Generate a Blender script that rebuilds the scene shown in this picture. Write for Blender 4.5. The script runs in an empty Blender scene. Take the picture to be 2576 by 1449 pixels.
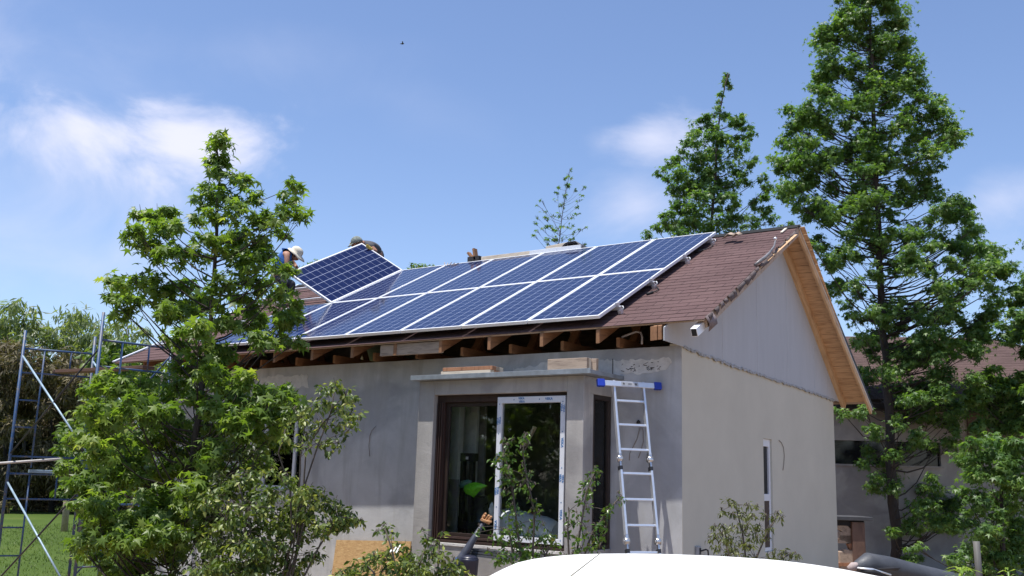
import bpy, bmesh, math, random
import numpy as np
from mathutils import Vector, Matrix

# ------------------------------------------------------------------ camera, sky, sun, exposure
SC = bpy.context.scene
COL = SC.collection
R = math.radians
V = Vector
# measured camera: columns are the picture's right, down and forward axes in the world
CW = np.array([[0.82672566, -0.08312189, -0.55643097],
               [0.56184143, 0.17349791, 0.80884652],
               [0.02930675, -0.98132015, 0.1901365]])
CC = np.array([5.52441, -9.82836, 1.71774])
FPX = 2470.45
cam = bpy.data.objects.new('camera', bpy.data.cameras.new('camera'))
COL.objects.link(cam)
cam.data.sensor_width = 36.0
cam.data.lens = 34.525
cam.data.clip_start = 0.05
cam.data.clip_end = 2000
m = Matrix.Identity(4)
for r in range(3):
    m[r][0] = CW[r, 0]; m[r][1] = -CW[r, 1]; m[r][2] = -CW[r, 2]; m[r][3] = CC[r]
cam.matrix_world = m
SC.camera = cam
SC.view_settings.view_transform = 'Standard'
SC.view_settings.look = 'None'
SC.view_settings.exposure = 0.62
SC.view_settings.gamma = 1.0
SC.cycles.use_denoising = True
SC.cycles.max_bounces = 8
SC.cycles.transparent_max_bounces = 12

SUN = V((-0.5, -1.0, 4.17)).normalized()
SUN_EL = math.asin(SUN.z)
SUN_AZ = math.atan2(SUN.x, SUN.y)
sl = bpy.data.lights.new('sun', 'SUN')
sl.energy = 4.2
sl.angle = R(0.5)
sl.color = (1.0, 0.96, 0.9)
sun = bpy.data.objects.new('sun', sl)
COL.objects.link(sun)
sun.rotation_euler = SUN.to_track_quat('Z', 'Y').to_euler()
sun.location = (0, 0, 40)

def ray(x, y):
    return CW @ np.array([(x - 1288.0) / FPX, (y - 724.5) / FPX, 1.0])
HD = np.array([-0.5668, 0.8239, 0.0])
def onN(x, y, N, d):
    r = ray(x, y); N = np.asarray(N, float)
    return V(CC + r * ((d - N @ CC) / (N @ r)))
def onX(x, y, v): return onN(x, y, (1, 0, 0), v)
def onY(x, y, v): return onN(x, y, (0, 1, 0), v)
def onZ(x, y, v): return onN(x, y, (0, 0, 1), v)
def far(x, y, dist):            # point on the upright plane that lies dist metres in front of the camera
    return onN(x, y, HD, HD @ CC + dist)
def zo(x, y, x0, y0, sc):       # coordinates of an enlarged view of the photo
    return ((x0 + x * sc) / 1.26708, (y0 + y * sc) / 1.26708)

# sky: Nishita plus procedural fair weather clouds in world directions
world = bpy.data.worlds.new('World')
SC.world = world
world.use_nodes = True
wt = world.node_tree
wt.nodes.clear()
def wn(t, **k):
    n = wt.nodes.new(t)
    for a, b in k.items(): setattr(n, a, b)
    return n
def wmath(op, a, b=None, clamp=False):
    n = wn('ShaderNodeMath', operation=op, use_clamp=clamp)
    for i, q in enumerate((a, b)):
        if q is None: continue
        if isinstance(q, (int, float)): n.inputs[i].default_value = q
        else: wt.links.new(q, n.inputs[i])
    return n.outputs[0]
sky = wn('ShaderNodeTexSky', sky_type='NISHITA', sun_disc=False, sun_elevation=SUN_EL, sun_rotation=SUN_AZ,
         altitude=300.0, air_density=1.0, dust_density=0.7, ozone_density=1.6)
SKY_STRENGTH = 0.12
tint = wn('ShaderNodeMix', data_type='RGBA', blend_type='MULTIPLY')
tint.inputs[0].default_value = 1.0
wt.links.new(sky.outputs[0], tint.inputs[6])
tint.inputs[7].default_value = (0.92, 0.925, 1.02, 1)
tc = wn('ShaderNodeTexCoord')
nz = wn('ShaderNodeTexNoise'); nz.inputs['Scale'].default_value = 7.0; nz.inputs['Detail'].default_value = 9.0
nz.inputs['Roughness'].default_value = 0.58; nz.inputs['Distortion'].default_value = 0.4
mp = wn('ShaderNodeMapping'); mp.inputs['Scale'].default_value = (1, 1, 1.25)
wt.links.new(tc.outputs['Generated'], mp.inputs[0]); wt.links.new(mp.outputs[0], nz.inputs['Vector'])
nz2 = wn('ShaderNodeTexNoise'); nz2.inputs['Scale'].default_value = 2.2; nz2.inputs['Detail'].default_value = 6.0
wt.links.new(mp.outputs[0], nz2.inputs['Vector'])
def cloud(x, y, wx, wy, dens, soft=0.55, tilt=0.0):
    d = V(ray(x, y)).normalized()
    rt = d.cross(V((0, 0, 1))).normalized(); up = rt.cross(d)
    rt, up = rt * math.cos(tilt) + up * math.sin(tilt), up * math.cos(tilt) - rt * math.sin(tilt)
    def dot(vec, s):
        n = wn('ShaderNodeVectorMath', operation='DOT_PRODUCT')
        wt.links.new(tc.outputs['Generated'], n.inputs[0]); n.inputs[1].default_value = vec
        return wmath('DIVIDE', n.outputs['Value'], s)
    a = dot(rt, wx / FPX); b = dot(up, wy / FPX)
    dd = d.dot(up)
    q = wmath('SQRT', wmath('ADD', wmath('MULTIPLY', a, a), wmath('MULTIPLY', b, b)))
    e = wmath('SUBTRACT', 1.0, q)
    e = wmath('ADD', e, wmath('MULTIPLY', wmath('SUBTRACT', nz.outputs[0], 0.5), 2.1))
    fr = wn('ShaderNodeVectorMath', operation='DOT_PRODUCT')
    wt.links.new(tc.outputs['Generated'], fr.inputs[0]); fr.inputs[1].default_value = d
    mr = wn('ShaderNodeMapRange', interpolation_type='SMOOTHSTEP')
    wt.links.new(e, mr.inputs['Value']); mr.inputs['From Min'].default_value = 0.0; mr.inputs['From Max'].default_value = soft * 2
    mr.inputs['To Min'].default_value = 0.0; mr.inputs['To Max'].default_value = dens
    return wmath('MULTIPLY', mr.outputs[0], wmath('GREATER_THAN', fr.outputs['Value'], 0.0))
CLOUDS = [(215, 330, 380, 135, 0.95, 0.42, -0.04), (485, 360, 270, 145, 0.97, 0.36, -0.08), (330, 430, 430, 170, 0.62, 0.9, -0.1), (90, 330, 280, 130, 0.55, 0.8, 0),
          (150, 480, 560, 360, 0.42, 1.1, -0.1), (120, 640, 360, 130, 0.30, 0.9, 0), (180, 200, 480, 170, 0.34, 1.0, 0.1), (600, 130, 640, 90, 0.14, 1.0, 0.15),
          (1640, 345, 170, 88, 0.72, 0.5, 0.05), (1600, 510, 170, 130, 0.60, 0.7, 0), (1520, 360, 90, 60, 0.3, 0.6, 0),
          (2520, 500, 210, 120, 0.66, 0.7, 0.1), (2500, 640, 260, 110, 0.3, 0.9, 0), (1000, 250, 420, 120, 0.10, 1.0, -0.3)]
tot = None
for c in CLOUDS:
    o = cloud(*c)
    tot = o if tot is None else wmath('SUBTRACT', 1.0, wmath('MULTIPLY', wmath('SUBTRACT', 1.0, tot), wmath('SUBTRACT', 1.0, o)))
cm = wn('ShaderNodeMix', data_type='RGBA')
wt.links.new(tot, cm.inputs[0]); wt.links.new(tint.outputs[2], cm.inputs[6])
cm.inputs[7].default_value = (4.9, 5.0, 6.0, 1)
bg = wn('ShaderNodeBackground'); bg.inputs['Strength'].default_value = SKY_STRENGTH
wo = wn('ShaderNodeOutputWorld')
wt.links.new(cm.outputs[2], bg.inputs[0]); wt.links.new(bg.outputs[0], wo.inputs[0])

# ------------------------------------------------------------------ materials
MATS = {}
class NT:
    def __init__(s, name):
        s.m = bpy.data.materials.new(name); s.m.use_nodes = True
        s.t = s.m.node_tree; s.b = s.t.nodes['Principled BSDF']; s.out = s.t.nodes['Material Output']
        MATS[name] = s.m
    def n(s, t, **k):
        q = s.t.nodes.new(t)
        for a, b in k.items(): setattr(q, a, b)
        return q
    def set(s, sock, v):
        if isinstance(v, bpy.types.NodeSocket): s.t.links.new(v, sock)
        elif isinstance(v, (tuple, list)) and len(v) == 3 and sock.type == 'RGBA': sock.default_value = (*v, 1)
        else: sock.default_value = v
    def math(s, op, a, b=None, clamp=False):
        q = s.n('ShaderNodeMath', operation=op, use_clamp=clamp); s.set(q.inputs[0], a)
        if b is not None: s.set(q.inputs[1], b)
        return q.outputs[0]
    def noise(s, vec, scale, detail=5, rough=0.6, dist=0.0, stretch=None):
        if stretch:
            mp = s.n('ShaderNodeMapping'); s.t.links.new(vec, mp.inputs[0]); mp.inputs['Scale'].default_value = stretch; vec = mp.outputs[0]
        q = s.n('ShaderNodeTexNoise'); s.t.links.new(vec, q.inputs['Vector'])
        q.inputs['Scale'].default_value = scale; q.inputs['Detail'].default_value = detail
        q.inputs['Roughness'].default_value = rough; q.inputs['Distortion'].default_value = dist
        return q.outputs[0]
    def ramp(s, f, stops):
        q = s.n('ShaderNodeValToRGB'); s.t.links.new(f, q.inputs[0]); e = q.color_ramp.elements
        while len(e) < len(stops): e.new(0.5)
        for el, (p, c) in zip(e, stops): el.position = p; el.color = (*c, 1)
        return q.outputs[0]
    def mix(s, f, a, b, mode='MIX'):
        q = s.n('ShaderNodeMix', data_type='RGBA', blend_type=mode); s.set(q.inputs[0], f); s.set(q.inputs[6], a); s.set(q.inputs[7], b)
        return q.outputs[2]
    def bump(s, h, strength, dist=0.01):
        q = s.n('ShaderNodeBump'); s.t.links.new(h, q.inputs['Height']); q.inputs['Strength'].default_value = strength; q.inputs['Distance'].default_value = dist
        s.t.links.new(q.outputs[0], s.b.inputs['Normal'])
    def obj(s): return s.n('ShaderNodeTexCoord').outputs['Object']
def mul(c, k): return tuple(min(1, max(0, x * k)) for x in c)
def mat(name, base, rough=0.6, metal=0.0, var=0.18, scale=6.0, bump=0.0, bscale=80.0, spec=0.5, stretch=None):
    if name in MATS: return MATS[name]
    t = NT(name); o = t.obj()
    f = t.noise(o, scale, 6, 0.62, 0.2, stretch)
    t.set(t.b.inputs['Base Color'], t.ramp(f, [(0.28, mul(base, 1 - var)), (0.72, mul(base, 1 + var))]))
    rr = t.math('ADD', t.math('MULTIPLY', t.noise(o, scale * 2.3, 4), 0.25), rough - 0.125, True)
    t.set(t.b.inputs['Roughness'], rr); t.b.inputs['Metallic'].default_value = metal
    t.b.inputs['Specular IOR Level'].default_value = spec
    if bump: t.bump(t.noise(o, bscale, 5, 0.65), bump, 0.01)
    return t.m
def mat_plaster(name, base, stain, bump=0.25):
    t = NT(name); o = t.obj()
    a = t.noise(o, 1.1, 8, 0.65, 0.5); b = t.noise(o, 2.2, 6, 0.6, 0.3, (1.6, 1.6, 0.22)); c = t.noise(o, 45, 3, 0.6)
    col = t.ramp(a, [(0.3, mul(base, 0.78)), (0.5, base), (0.7, mul(base, 1.16))])
    pt = t.noise(o, 0.55, 4, 0.5, 1.2, (1, 1, 1.4)); col = t.mix(1.0, col, t.ramp(pt, [(.40, (.80, .80, .82)), (.47, (1, 1, 1)), (.60, (1.02, 1.01, 1.0)), (.64, (1.14, 1.12, 1.09))]), 'MULTIPLY')
    col = t.mix(t.ramp(b, [(0.48, (0, 0, 0)), (0.68, (0.8, 0.8, 0.8))]), col, stain)
    col = t.mix(t.ramp(c, [(0.3, (0.12,) * 3), (0.6, (0, 0, 0))]), col, mul(base, 0.7))
    t.set(t.b.inputs['Base Color'], col); t.b.inputs['Roughness'].default_value = 0.92; t.b.inputs['Specular IOR Level'].default_value = 0.25
    t.bump(t.math('ADD', t.noise(o, 9, 7, 0.75, 1.5), t.math('MULTIPLY', t.noise(o, 140, 3), 0.4)), bump, 0.012)
    return t.m
def mat_wood(name, base, dark, axis=(1, 12, 12), rough=0.7, bump=0.2):
    if name in MATS: return MATS[name]
    t = NT(name); o = t.obj()
    a = t.noise(o, 3.0, 7, 0.65, 0.8, axis); b = t.noise(o, 1.3, 3, 0.5)
    k = t.noise(o, 2.6, 2, 0.5)
    col = t.ramp(a, [(0.3, dark), (0.5, base), (0.75, mul(base, 1.2))])
    col = t.mix(t.ramp(b, [(0.45, (0, 0, 0)), (0.75, (0.4, 0.4, 0.4))]), col, mul(dark, 0.8))
    col = t.mix(t.ramp(k, [(0.68, (0, 0, 0)), (0.74, (0.7, 0.7, 0.7))]), col, mul(dark, 0.5))
    t.set(t.b.inputs['Base Color'], col); t.b.inputs['Roughness'].default_value = rough
    t.bump(a, bump, 0.006)
    return t.m
def mat_shingle(name, base, alt, dark):
    t = NT(name); uv = t.n('ShaderNodeTexCoord').outputs['UV']; o = t.obj()
    br = t.n('ShaderNodeTexBrick'); t.t.links.new(uv, br.inputs['Vector'])
    br.offset = 0.5; br.inputs['Scale'].default_value = 1.0; br.inputs['Brick Width'].default_value = 0.33
    br.inputs['Row Height'].default_value = 0.1425; br.inputs['Mortar Size'].default_value = 0.0055; br.inputs['Mortar Smooth'].default_value = 0.1
    br.inputs['Color1'].default_value = (*base, 1); br.inputs['Color2'].default_value = (*alt, 1); br.inputs['Mortar'].default_value = (*dark, 1)
    br.inputs['Bias'].default_value = 0.0
    sp = t.ramp(t.noise(o, 160, 2, 0.7), [(0.3, (0.62,) * 3), (0.7, (1.25,) * 3)])
    big = t.ramp(t.noise(o, 0.9, 5, 0.6), [(0.3, (0.82,) * 3), (0.7, (1.14,) * 3)])
    col = t.mix(1.0, t.mix(1.0, br.outputs['Color'], sp, 'MULTIPLY'), big, 'MULTIPLY')
    t.set(t.b.inputs['Base Color'], col); t.b.inputs['Roughness'].default_value = 0.95; t.b.inputs['Specular IOR Level'].default_value = 0.2
    t.bump(t.noise(o, 220, 2), 0.35, 0.004)
    return t.m
def mat_cells():
    t = NT('solar_cells'); uv = t.n('ShaderNodeTexCoord').outputs['UV']; o = t.obj()
    sx = t.n('ShaderNodeSeparateXYZ'); t.t.links.new(uv, sx.inputs[0])
    def line(s, mulby, w):
        f = t.math('FRACT', t.math('MULTIPLY', s, mulby)); f = t.math('ABSOLUTE', t.math('SUBTRACT', f, 0.5))
        return t.math('GREATER_THAN', f, 0.5 - w)
    U, Wv = sx.outputs[0], sx.outputs[1]
    vor = t.n('ShaderNodeTexVoronoi'); t.t.links.new(o, vor.inputs['Vector']); vor.inputs['Scale'].default_value = 55
    f1 = t.n('ShaderNodeTexWhiteNoise', noise_dimensions='2D')
    cmb = t.n('ShaderNodeCombineXYZ'); t.set(cmb.inputs[0], t.math('FLOOR', U)); t.set(cmb.inputs[1], t.math('FLOOR', Wv)); t.t.links.new(cmb.outputs[0], f1.inputs['Vector'])
    base = t.mix(vor.outputs['Color'], (0.004, 0.008, 0.042), (0.008, 0.015, 0.068))
    base = t.mix(t.math('MULTIPLY', f1.outputs['Value'], 0.35), base, (0.005, 0.012, 0.065))
    bus = t.math('MULTIPLY', line(U, 4.0, 0.04), 0.12)
    base = t.mix(bus, base, (0.07, 0.09, 0.17))
    edge = t.math('MAXIMUM', line(U, 1.0, 0.022), t.math('MULTIPLY', line(Wv, 1.0, 0.014), 0.8))
    o1 = t.math('MAXIMUM', t.math('LESS_THAN', U, 0.0), t.math('GREATER_THAN', U, 6.0))
    o2 = t.math('MAXIMUM', t.math('LESS_THAN', Wv, 0.0), t.math('GREATER_THAN', Wv, 12.0))
    edge = t.math('MULTIPLY', edge, t.math('SUBTRACT', 1.0, t.math('MAXIMUM', o1, o2)))
    base = t.mix(edge, base, (0.36, 0.40, 0.52))
    t.set(t.b.inputs['Base Color'], base)
    t.set(t.b.inputs['Roughness'], t.math('ADD', 0.05, t.math('MULTIPLY', t.noise(o, 3, 5), 0.08)))
    t.b.inputs['IOR'].default_value = 1.38
    return t.m
def mat_glass(name='pane_glass', tintc=(0.97, 0.985, 0.975), refl=0.9):
    t = NT(name)
    g = t.n('ShaderNodeBsdfGlossy'); g.inputs['Roughness'].default_value = 0.02; g.inputs['Color'].default_value = (refl, refl, refl, 1)
    tr = t.n('ShaderNodeBsdfTransparent'); tr.inputs['Color'].default_value = (*tintc, 1)
    fr = t.n('ShaderNodeFresnel'); fr.inputs['IOR'].default_value = 1.45
    mx = t.n('ShaderNodeMixShader'); t.t.links.new(fr.outputs[0], mx.inputs[0]); t.t.links.new(tr.outputs[0], mx.inputs[1]); t.t.links.new(g.outputs[0], mx.inputs[2])
    t.t.links.new(mx.outputs[0], t.out.inputs['Surface'])
    return t.m
def mat_leaf(name, stops, trans=0.35, rough=0.44, spec=0.45):
    t = NT(name); at = t.n('ShaderNodeAttribute', attribute_name='lv'); o = t.obj()
    f = t.math('ADD', t.math('MULTIPLY', at.outputs['Fac'], 0.8), t.math('MULTIPLY', t.noise(o, 2.0, 3), 0.25), True)
    col = t.ramp(f, stops)
    t.set(t.b.inputs['Base Color'], col); t.b.inputs['Roughness'].default_value = rough; t.b.inputs['Specular IOR Level'].default_value = spec
    tl = t.n('ShaderNodeBsdfTranslucent'); t.t.links.new(t.mix(1.0, col, (1.45, 1.58, 0.5), 'MULTIPLY'), tl.inputs['Color'])
    mx = t.n('ShaderNodeMixShader'); mx.inputs[0].default_value = trans
    t.t.links.new(t.b.outputs[0], mx.inputs[1]); t.t.links.new(tl.outputs[0], mx.inputs[2]); t.t.links.new(mx.outputs[0], t.out.inputs['Surface'])
    return t.m

# ------------------------------------------------------------------ object helpers
def tag(o, label=None, cat=None, group=None, kind=None):
    if label: o['label'] = label
    if cat: o['category'] = cat
    if group: o['group'] = group
    if kind: o['kind'] = kind
    return o
WORLDLOC = {}
def thing(name, label, cat, loc=(0, 0, 0), group=None, rot=None):
    o = bpy.data.objects.new(name, None); COL.objects.link(o)
    o.location = loc; o.empty_display_size = 0.2
    if rot is not None: o.rotation_euler = rot
    WORLDLOC[o] = V(loc) if rot is None else None
    return tag(o, label, cat, group)
def wloc(o):
    return WORLDLOC.get(o, V((0, 0, 0))) or V((0, 0, 0))
class MB:
    def __init__(s): s.v = []; s.f = []; s.uv = {}; s.sm = []
    def add(s, pts, faces, smooth=False):
        b = len(s.v); s.v += [tuple(p) for p in pts]
        for f in faces: s.f.append(tuple(i + b for i in f)); s.sm.append(smooth)
        return b
    def obox(s, c, ax, ay, az):     # oriented box by centre and three half vectors
        c = V(c); ax = V(ax); ay = V(ay); az = V(az)
        if ax.cross(ay).dot(az) < 0: az = -az
        p = [c + ax * i + ay * j + az * k for k in (-1, 1) for j in (-1, 1) for i in (-1, 1)]
        s.add(p, [(0, 2, 3, 1), (4, 5, 7, 6), (0, 1, 5, 4), (2, 6, 7, 3), (0, 4, 6, 2), (1, 3, 7, 5)])
    def box(s, a, b):
        a = V(a); b = V(b); h = (b - a) / 2
        s.obox((a + b) / 2, (abs(h.x), 0, 0), (0, abs(h.y), 0), (0, 0, abs(h.z)))
    def bar(s, p, q, w, h, up=(0, 0, 1)):
        p = V(p); q = V(q); d = q - p; L = d.length; d = d / L
        x = d.cross(V(up)); x = x.normalized() if x.length > 1e-5 else d.orthogonal().normalized()
        u = x.cross(d)
        s.obox((p + q) / 2, d * L / 2, x * w / 2, u * h / 2)
    def tube(s, pts, rad, n=8, caps=True):
        pts = [V(p) for p in pts]
        if isinstance(rad, (int, float)): rad = [rad] * len(pts)
        d0 = (pts[1] - pts[0]).normalized(); x = d0.orthogonal().normalized(); P = []
        for i, p in enumerate(pts):
            d = (pts[min(i + 1, len(pts) - 1)] - pts[max(i - 1, 0)]).normalized()
            x = x - d * x.dot(d); x = x.normalized() if x.length > 1e-6 else d.orthogonal().normalized()
            y = d.cross(x)
            P += [p + (x * math.cos(2 * math.pi * k / n) + y * math.sin(2 * math.pi * k / n)) * rad[i] for k in range(n)]
        F = [(i * n + k, i * n + (k + 1) % n, (i + 1) * n + (k + 1) % n, (i + 1) * n + k) for i in range(len(pts) - 1) for k in range(n)]
        s.add(P, F, True)
        if caps:
            b = len(s.v) - len(P)
            s.f.append(tuple(b + k for k in reversed(range(n)))); s.sm.append(False)
            s.f.append(tuple(b + (len(pts) - 1) * n + k for k in range(n))); s.sm.append(False)
    def poly(s, pts): s.add(pts, [tuple(range(len(pts)))])
    def prism(s, pts, vec):
        pts = [V(p) for p in pts]; vec = V(vec); n = len(pts)
        nr = V((0, 0, 0))
        for i in range(n): nr += pts[i].cross(pts[(i + 1) % n])
        if nr.dot(vec) > 0: pts = pts[::-1]
        s.add(pts + [p + vec for p in pts], [tuple(range(n)), tuple(range(2 * n - 1, n - 1, -1))] + [(i + n, (i + 1) % n + n, (i + 1) % n, i) for i in range(n)])
    def ball(s, c, rx, ry=None, rz=None, n=12, m=8, jit=0.0, rng=None):
        c = V(c); ry = ry or rx; rz = rz or rx; P = []
        for i in range(m + 1):
            a = math.pi * i / m
            for k in range(n):
                b = 2 * math.pi * k / n; j = 1 + (rng.uniform(-jit, jit) if rng else 0)
                P.append(c + V((rx * math.sin(a) * math.cos(b) * j, ry * math.sin(a) * math.sin(b) * j, rz * math.cos(a) * j)))
        s.add(P, [(i * n + k, (i + 1) * n + k, (i + 1) * n + (k + 1) % n, i * n + (k + 1) % n) for i in range(m) for k in range(n)], True)
    def grid(s, rows, smooth=True):
        nr, nc = len(rows), len(rows[0])
        s.add([p for r in rows for p in r], [(i * nc + k, i * nc + k + 1, (i + 1) * nc + k + 1, (i + 1) * nc + k) for i in range(nr - 1) for k in range(nc - 1)], smooth)
    def build(s, name, material, parent=None, bevel=0.0, loc=None, solid=0.0):
        off = V(loc) if loc is not None else (wloc(parent) if parent is not None else V((0, 0, 0)))
        me = bpy.data.meshes.new(name)
        me.from_pydata([tuple(V(p) - off) for p in s.v], [], s.f)
        me.polygons.foreach_set('use_smooth', s.sm)
        if s.uv:
            l = me.uv_layers.new(name='UVMap')
            for pi, poly in enumerate(me.polygons):
                q = s.uv.get(pi)
                if q:
                    for li, u in zip(poly.loop_indices, q): l.data[li].uv = u
        me.materials.append(material); me.update()
        o = bpy.data.objects.new(name, me); COL.objects.link(o)
        if parent is not None:
            o.parent = parent; WORLDLOC[o] = WORLDLOC.get(parent, V((0, 0, 0)))
        elif loc is not None: o.location = loc
        if solid:
            md = o.modifiers.new('solid', 'SOLIDIFY'); md.thickness = solid; md.offset = 0
        if bevel:
            md = o.modifiers.new('bevel', 'BEVEL'); md.width = bevel; md.segments = 2; md.limit_method = 'ANGLE'
        return o
def single(mb, name, material, label, cat, loc, group=None, bevel=0.0, solid=0.0):
    return tag(mb.build(name, material, None, bevel, loc, solid), label, cat, group)
def dup(o, parent=None):
    c = o.copy(); COL.objects.link(c)
    if parent is not None: c.parent = parent
    for ch in list(o.children): dup(ch, c)
    return c

# ------------------------------------------------------------------ shared materials
M_plaster = mat_plaster('grey_plaster', (0.48, 0.485, 0.49), (0.35, 0.345, 0.335))
M_cream = mat('cream_render', (0.56, 0.535, 0.45), 0.93, var=0.05, scale=1.4, bump=0.25, bscale=120, spec=0.2)
M_board = mat('fibre_board', (0.44, 0.455, 0.475), 0.85, var=0.05, scale=2.0, bump=0.08, bscale=40, spec=0.25, stretch=(1, 2.5, 0.4))
M_white = mat('white_plaster', (0.62, 0.60, 0.57), 0.9, var=0.16, scale=9, bump=0.5, bscale=50, spec=0.2)
M_shingle = mat_shingle('brown_shingle', (0.112, 0.068, 0.066), (0.124, 0.077, 0.074), (0.045, 0.028, 0.028))
M_shingle_old = mat_shingle('old_brown_shingle', (0.105, 0.068, 0.062), (0.125, 0.082, 0.074), (0.045, 0.03, 0.028))
M_deck = mat('dark_underlay', (0.03, 0.028, 0.03), 0.9)
M_pine = mat_wood('pine_board', (0.58, 0.375, 0.21), (0.36, 0.20, 0.10), (1, 10, 10))
M_pine_y = mat_wood('pine_trim', (0.58, 0.385, 0.215), (0.38, 0.22, 0.11), (12, 1, 1.0))
M_rafter = mat_wood('rafter_timber', (0.29, 0.145, 0.068), (0.16, 0.075, 0.035), (12, 1.2, 6))
M_oldwood = mat_wood('weathered_timber', (0.42, 0.32, 0.24), (0.22, 0.16, 0.12), (1.2, 9, 9))
M_palewood = mat_wood('pale_timber', (0.66, 0.57, 0.45), (0.45, 0.37, 0.28), (1.2, 9, 9))
M_redwood = mat_wood('red_brown_timber', (0.40, 0.19, 0.10), (0.22, 0.10, 0.05), (9, 2, 2))
M_alu = mat('aluminium', (0.80, 0.81, 0.83), 0.38, 0.75, var=0.06, scale=20)
M_aluf = mat('panel_frame_metal', (0.84, 0.85, 0.87), 0.45, 0.25, var=0.04, scale=14)
M_galv = mat('galvanised_steel', (0.33, 0.36, 0.39), 0.5, 0.5, var=0.25, scale=8)
M_dark = mat('dark_metal', (0.03, 0.03, 0.035), 0.5, 0.3)
M_black = mat('black_rubber', (0.018, 0.018, 0.02), 0.7)
M_blueplastic = mat('blue_rubber', (0.012, 0.045, 0.42), 0.5)
M_cells = mat_cells()
M_back = mat('panel_backsheet', (0.55, 0.55, 0.57), 0.7, var=0.05)
M_glass = mat_glass()
M_brown = mat_wood('dark_brown_frame', (0.042, 0.021, 0.016), (0.024, 0.012, 0.010), (8, 8, 1), 0.5)
M_black_frame = mat('brown_black_frame', (0.03, 0.018, 0.014), 0.5)
M_film = mat('white_film', (0.72, 0.74, 0.78), 0.35, var=0.03)
M_print = mat('blue_print', (0.02, 0.16, 0.42), 0.5, var=0.03)
M_room = mat('room_wall', (0.22, 0.21, 0.20), 0.9)
M_room_pale = mat('pale_room_plaster', (0.60, 0.64, 0.60), 0.9)
M_concrete = mat('concrete', (0.34, 0.32, 0.30), 0.95, var=0.2, scale=5, bump=0.3)
M_scaf = None

# ------------------------------------------------------------------ ground
def sstep(a, b, x):
    t = min(1, max(0, (x - a) / (b - a))); return t * t * (3 - 2 * t)
def gz(x, y):
    h = -0.5 * sstep(6.5, 11.5, -x)
    return h + 0.03 * math.sin(x * 0.9) * math.cos(y * 0.7)
def mat_ground():
    t = NT('lawn_and_soil'); o = t.obj()
    sx = t.n('ShaderNodeSeparateXYZ'); t.t.links.new(o, sx.inputs[0])
    g = t.ramp(t.noise(o, 0.35, 6, 0.65), [(0.3, (0.05, 0.085, 0.014)), (0.55, (0.07, 0.112, 0.019)), (0.75, (0.10, 0.13, 0.028))])
    g = t.mix(t.ramp(t.noise(o, 38, 4, 0.7), [(0.35, (0.5,) * 3), (0.6, (0, 0, 0))]), g, (0.05, 0.085, 0.015))
    d = t.ramp(t.noise(o, 3.0, 8, 0.7), [(0.3, (0.20, 0.14, 0.10)), (0.7, (0.36, 0.27, 0.20))])
    k = t.math('ADD', t.math('MULTIPLY', sx.outputs[0], 0.55), t.math('MULTIPLY', t.noise(o, 0.8, 5), 2.2))
    k = t.math('SUBTRACT', k, t.math('MULTIPLY', sx.outputs[1], 0.25))
    f = t.n('ShaderNodeMapRange', interpolation_type='SMOOTHSTEP'); t.set(f.inputs['Value'], k)
    f.inputs['From Min'].default_value = -6.3; f.inputs['From Max'].default_value = -5.5
    t.set(t.b.inputs['Base Color'], t.mix(f.outputs[0], g, d)); t.b.inputs['Roughness'].default_value = 0.95
    t.b.inputs['Specular IOR Level'].default_value = 0.15
    t.bump(t.noise(o, 26, 6, 0.75), 0.8, 0.03)
    return t.m
gm = MB()
xs = [-400, -200, -100, -60, -45, -35] + [-30 + i for i in range(0, 46)] + [20, 30, 50, 100, 200, 400]
ys = [-200, -100, -50, -30] + [-20 + i * 1.0 for i in range(0, 46)] + [30, 40, 60, 100, 200, 400]
gm.grid([[V((x, y, gz(x, y))) for x in xs] for y in ys])
tag(gm.build('ground', mat_ground()), 'green mown lawn running into bare brown soil round the house', None, None, 'structure')

# ------------------------------------------------------------------ the house under repair
XG, YW, YB, XL = 0.79, 0.531, 6.377, -8.75
ALPHA = R(27.3)
RN = np.array([0, -math.sin(ALPHA), math.cos(ALPHA)])
P0 = np.array([0.018, 0.023, 3.4547]); RD = float(RN @ P0)
RNV = V(RN); RUV = V((0, math.cos(ALPHA), math.sin(ALPHA)))
def roof(x, y): return onN(x, y, RN, RD)
ER = onN(*zo(830, 768, 1900, 700, .414), RN, RD)
AR = onN(2548 / 1.26708, 720 / 1.26708, RN, RD)
def rz(y): return (RD - RN[1] * y) / RN[2]
EL = V((-9.25, -0.05, rz(-0.05)))
AL = V((-9.1, AR.y, AR.z))
BR = V((ER.x, 6.875, 3.109)); BL = V((-9.2, 6.875, 3.109))
house = thing('house', 'small grey rendered house under repair with a brown shingle roof carrying solar panels', 'house', (XG, YW, 0))

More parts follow.
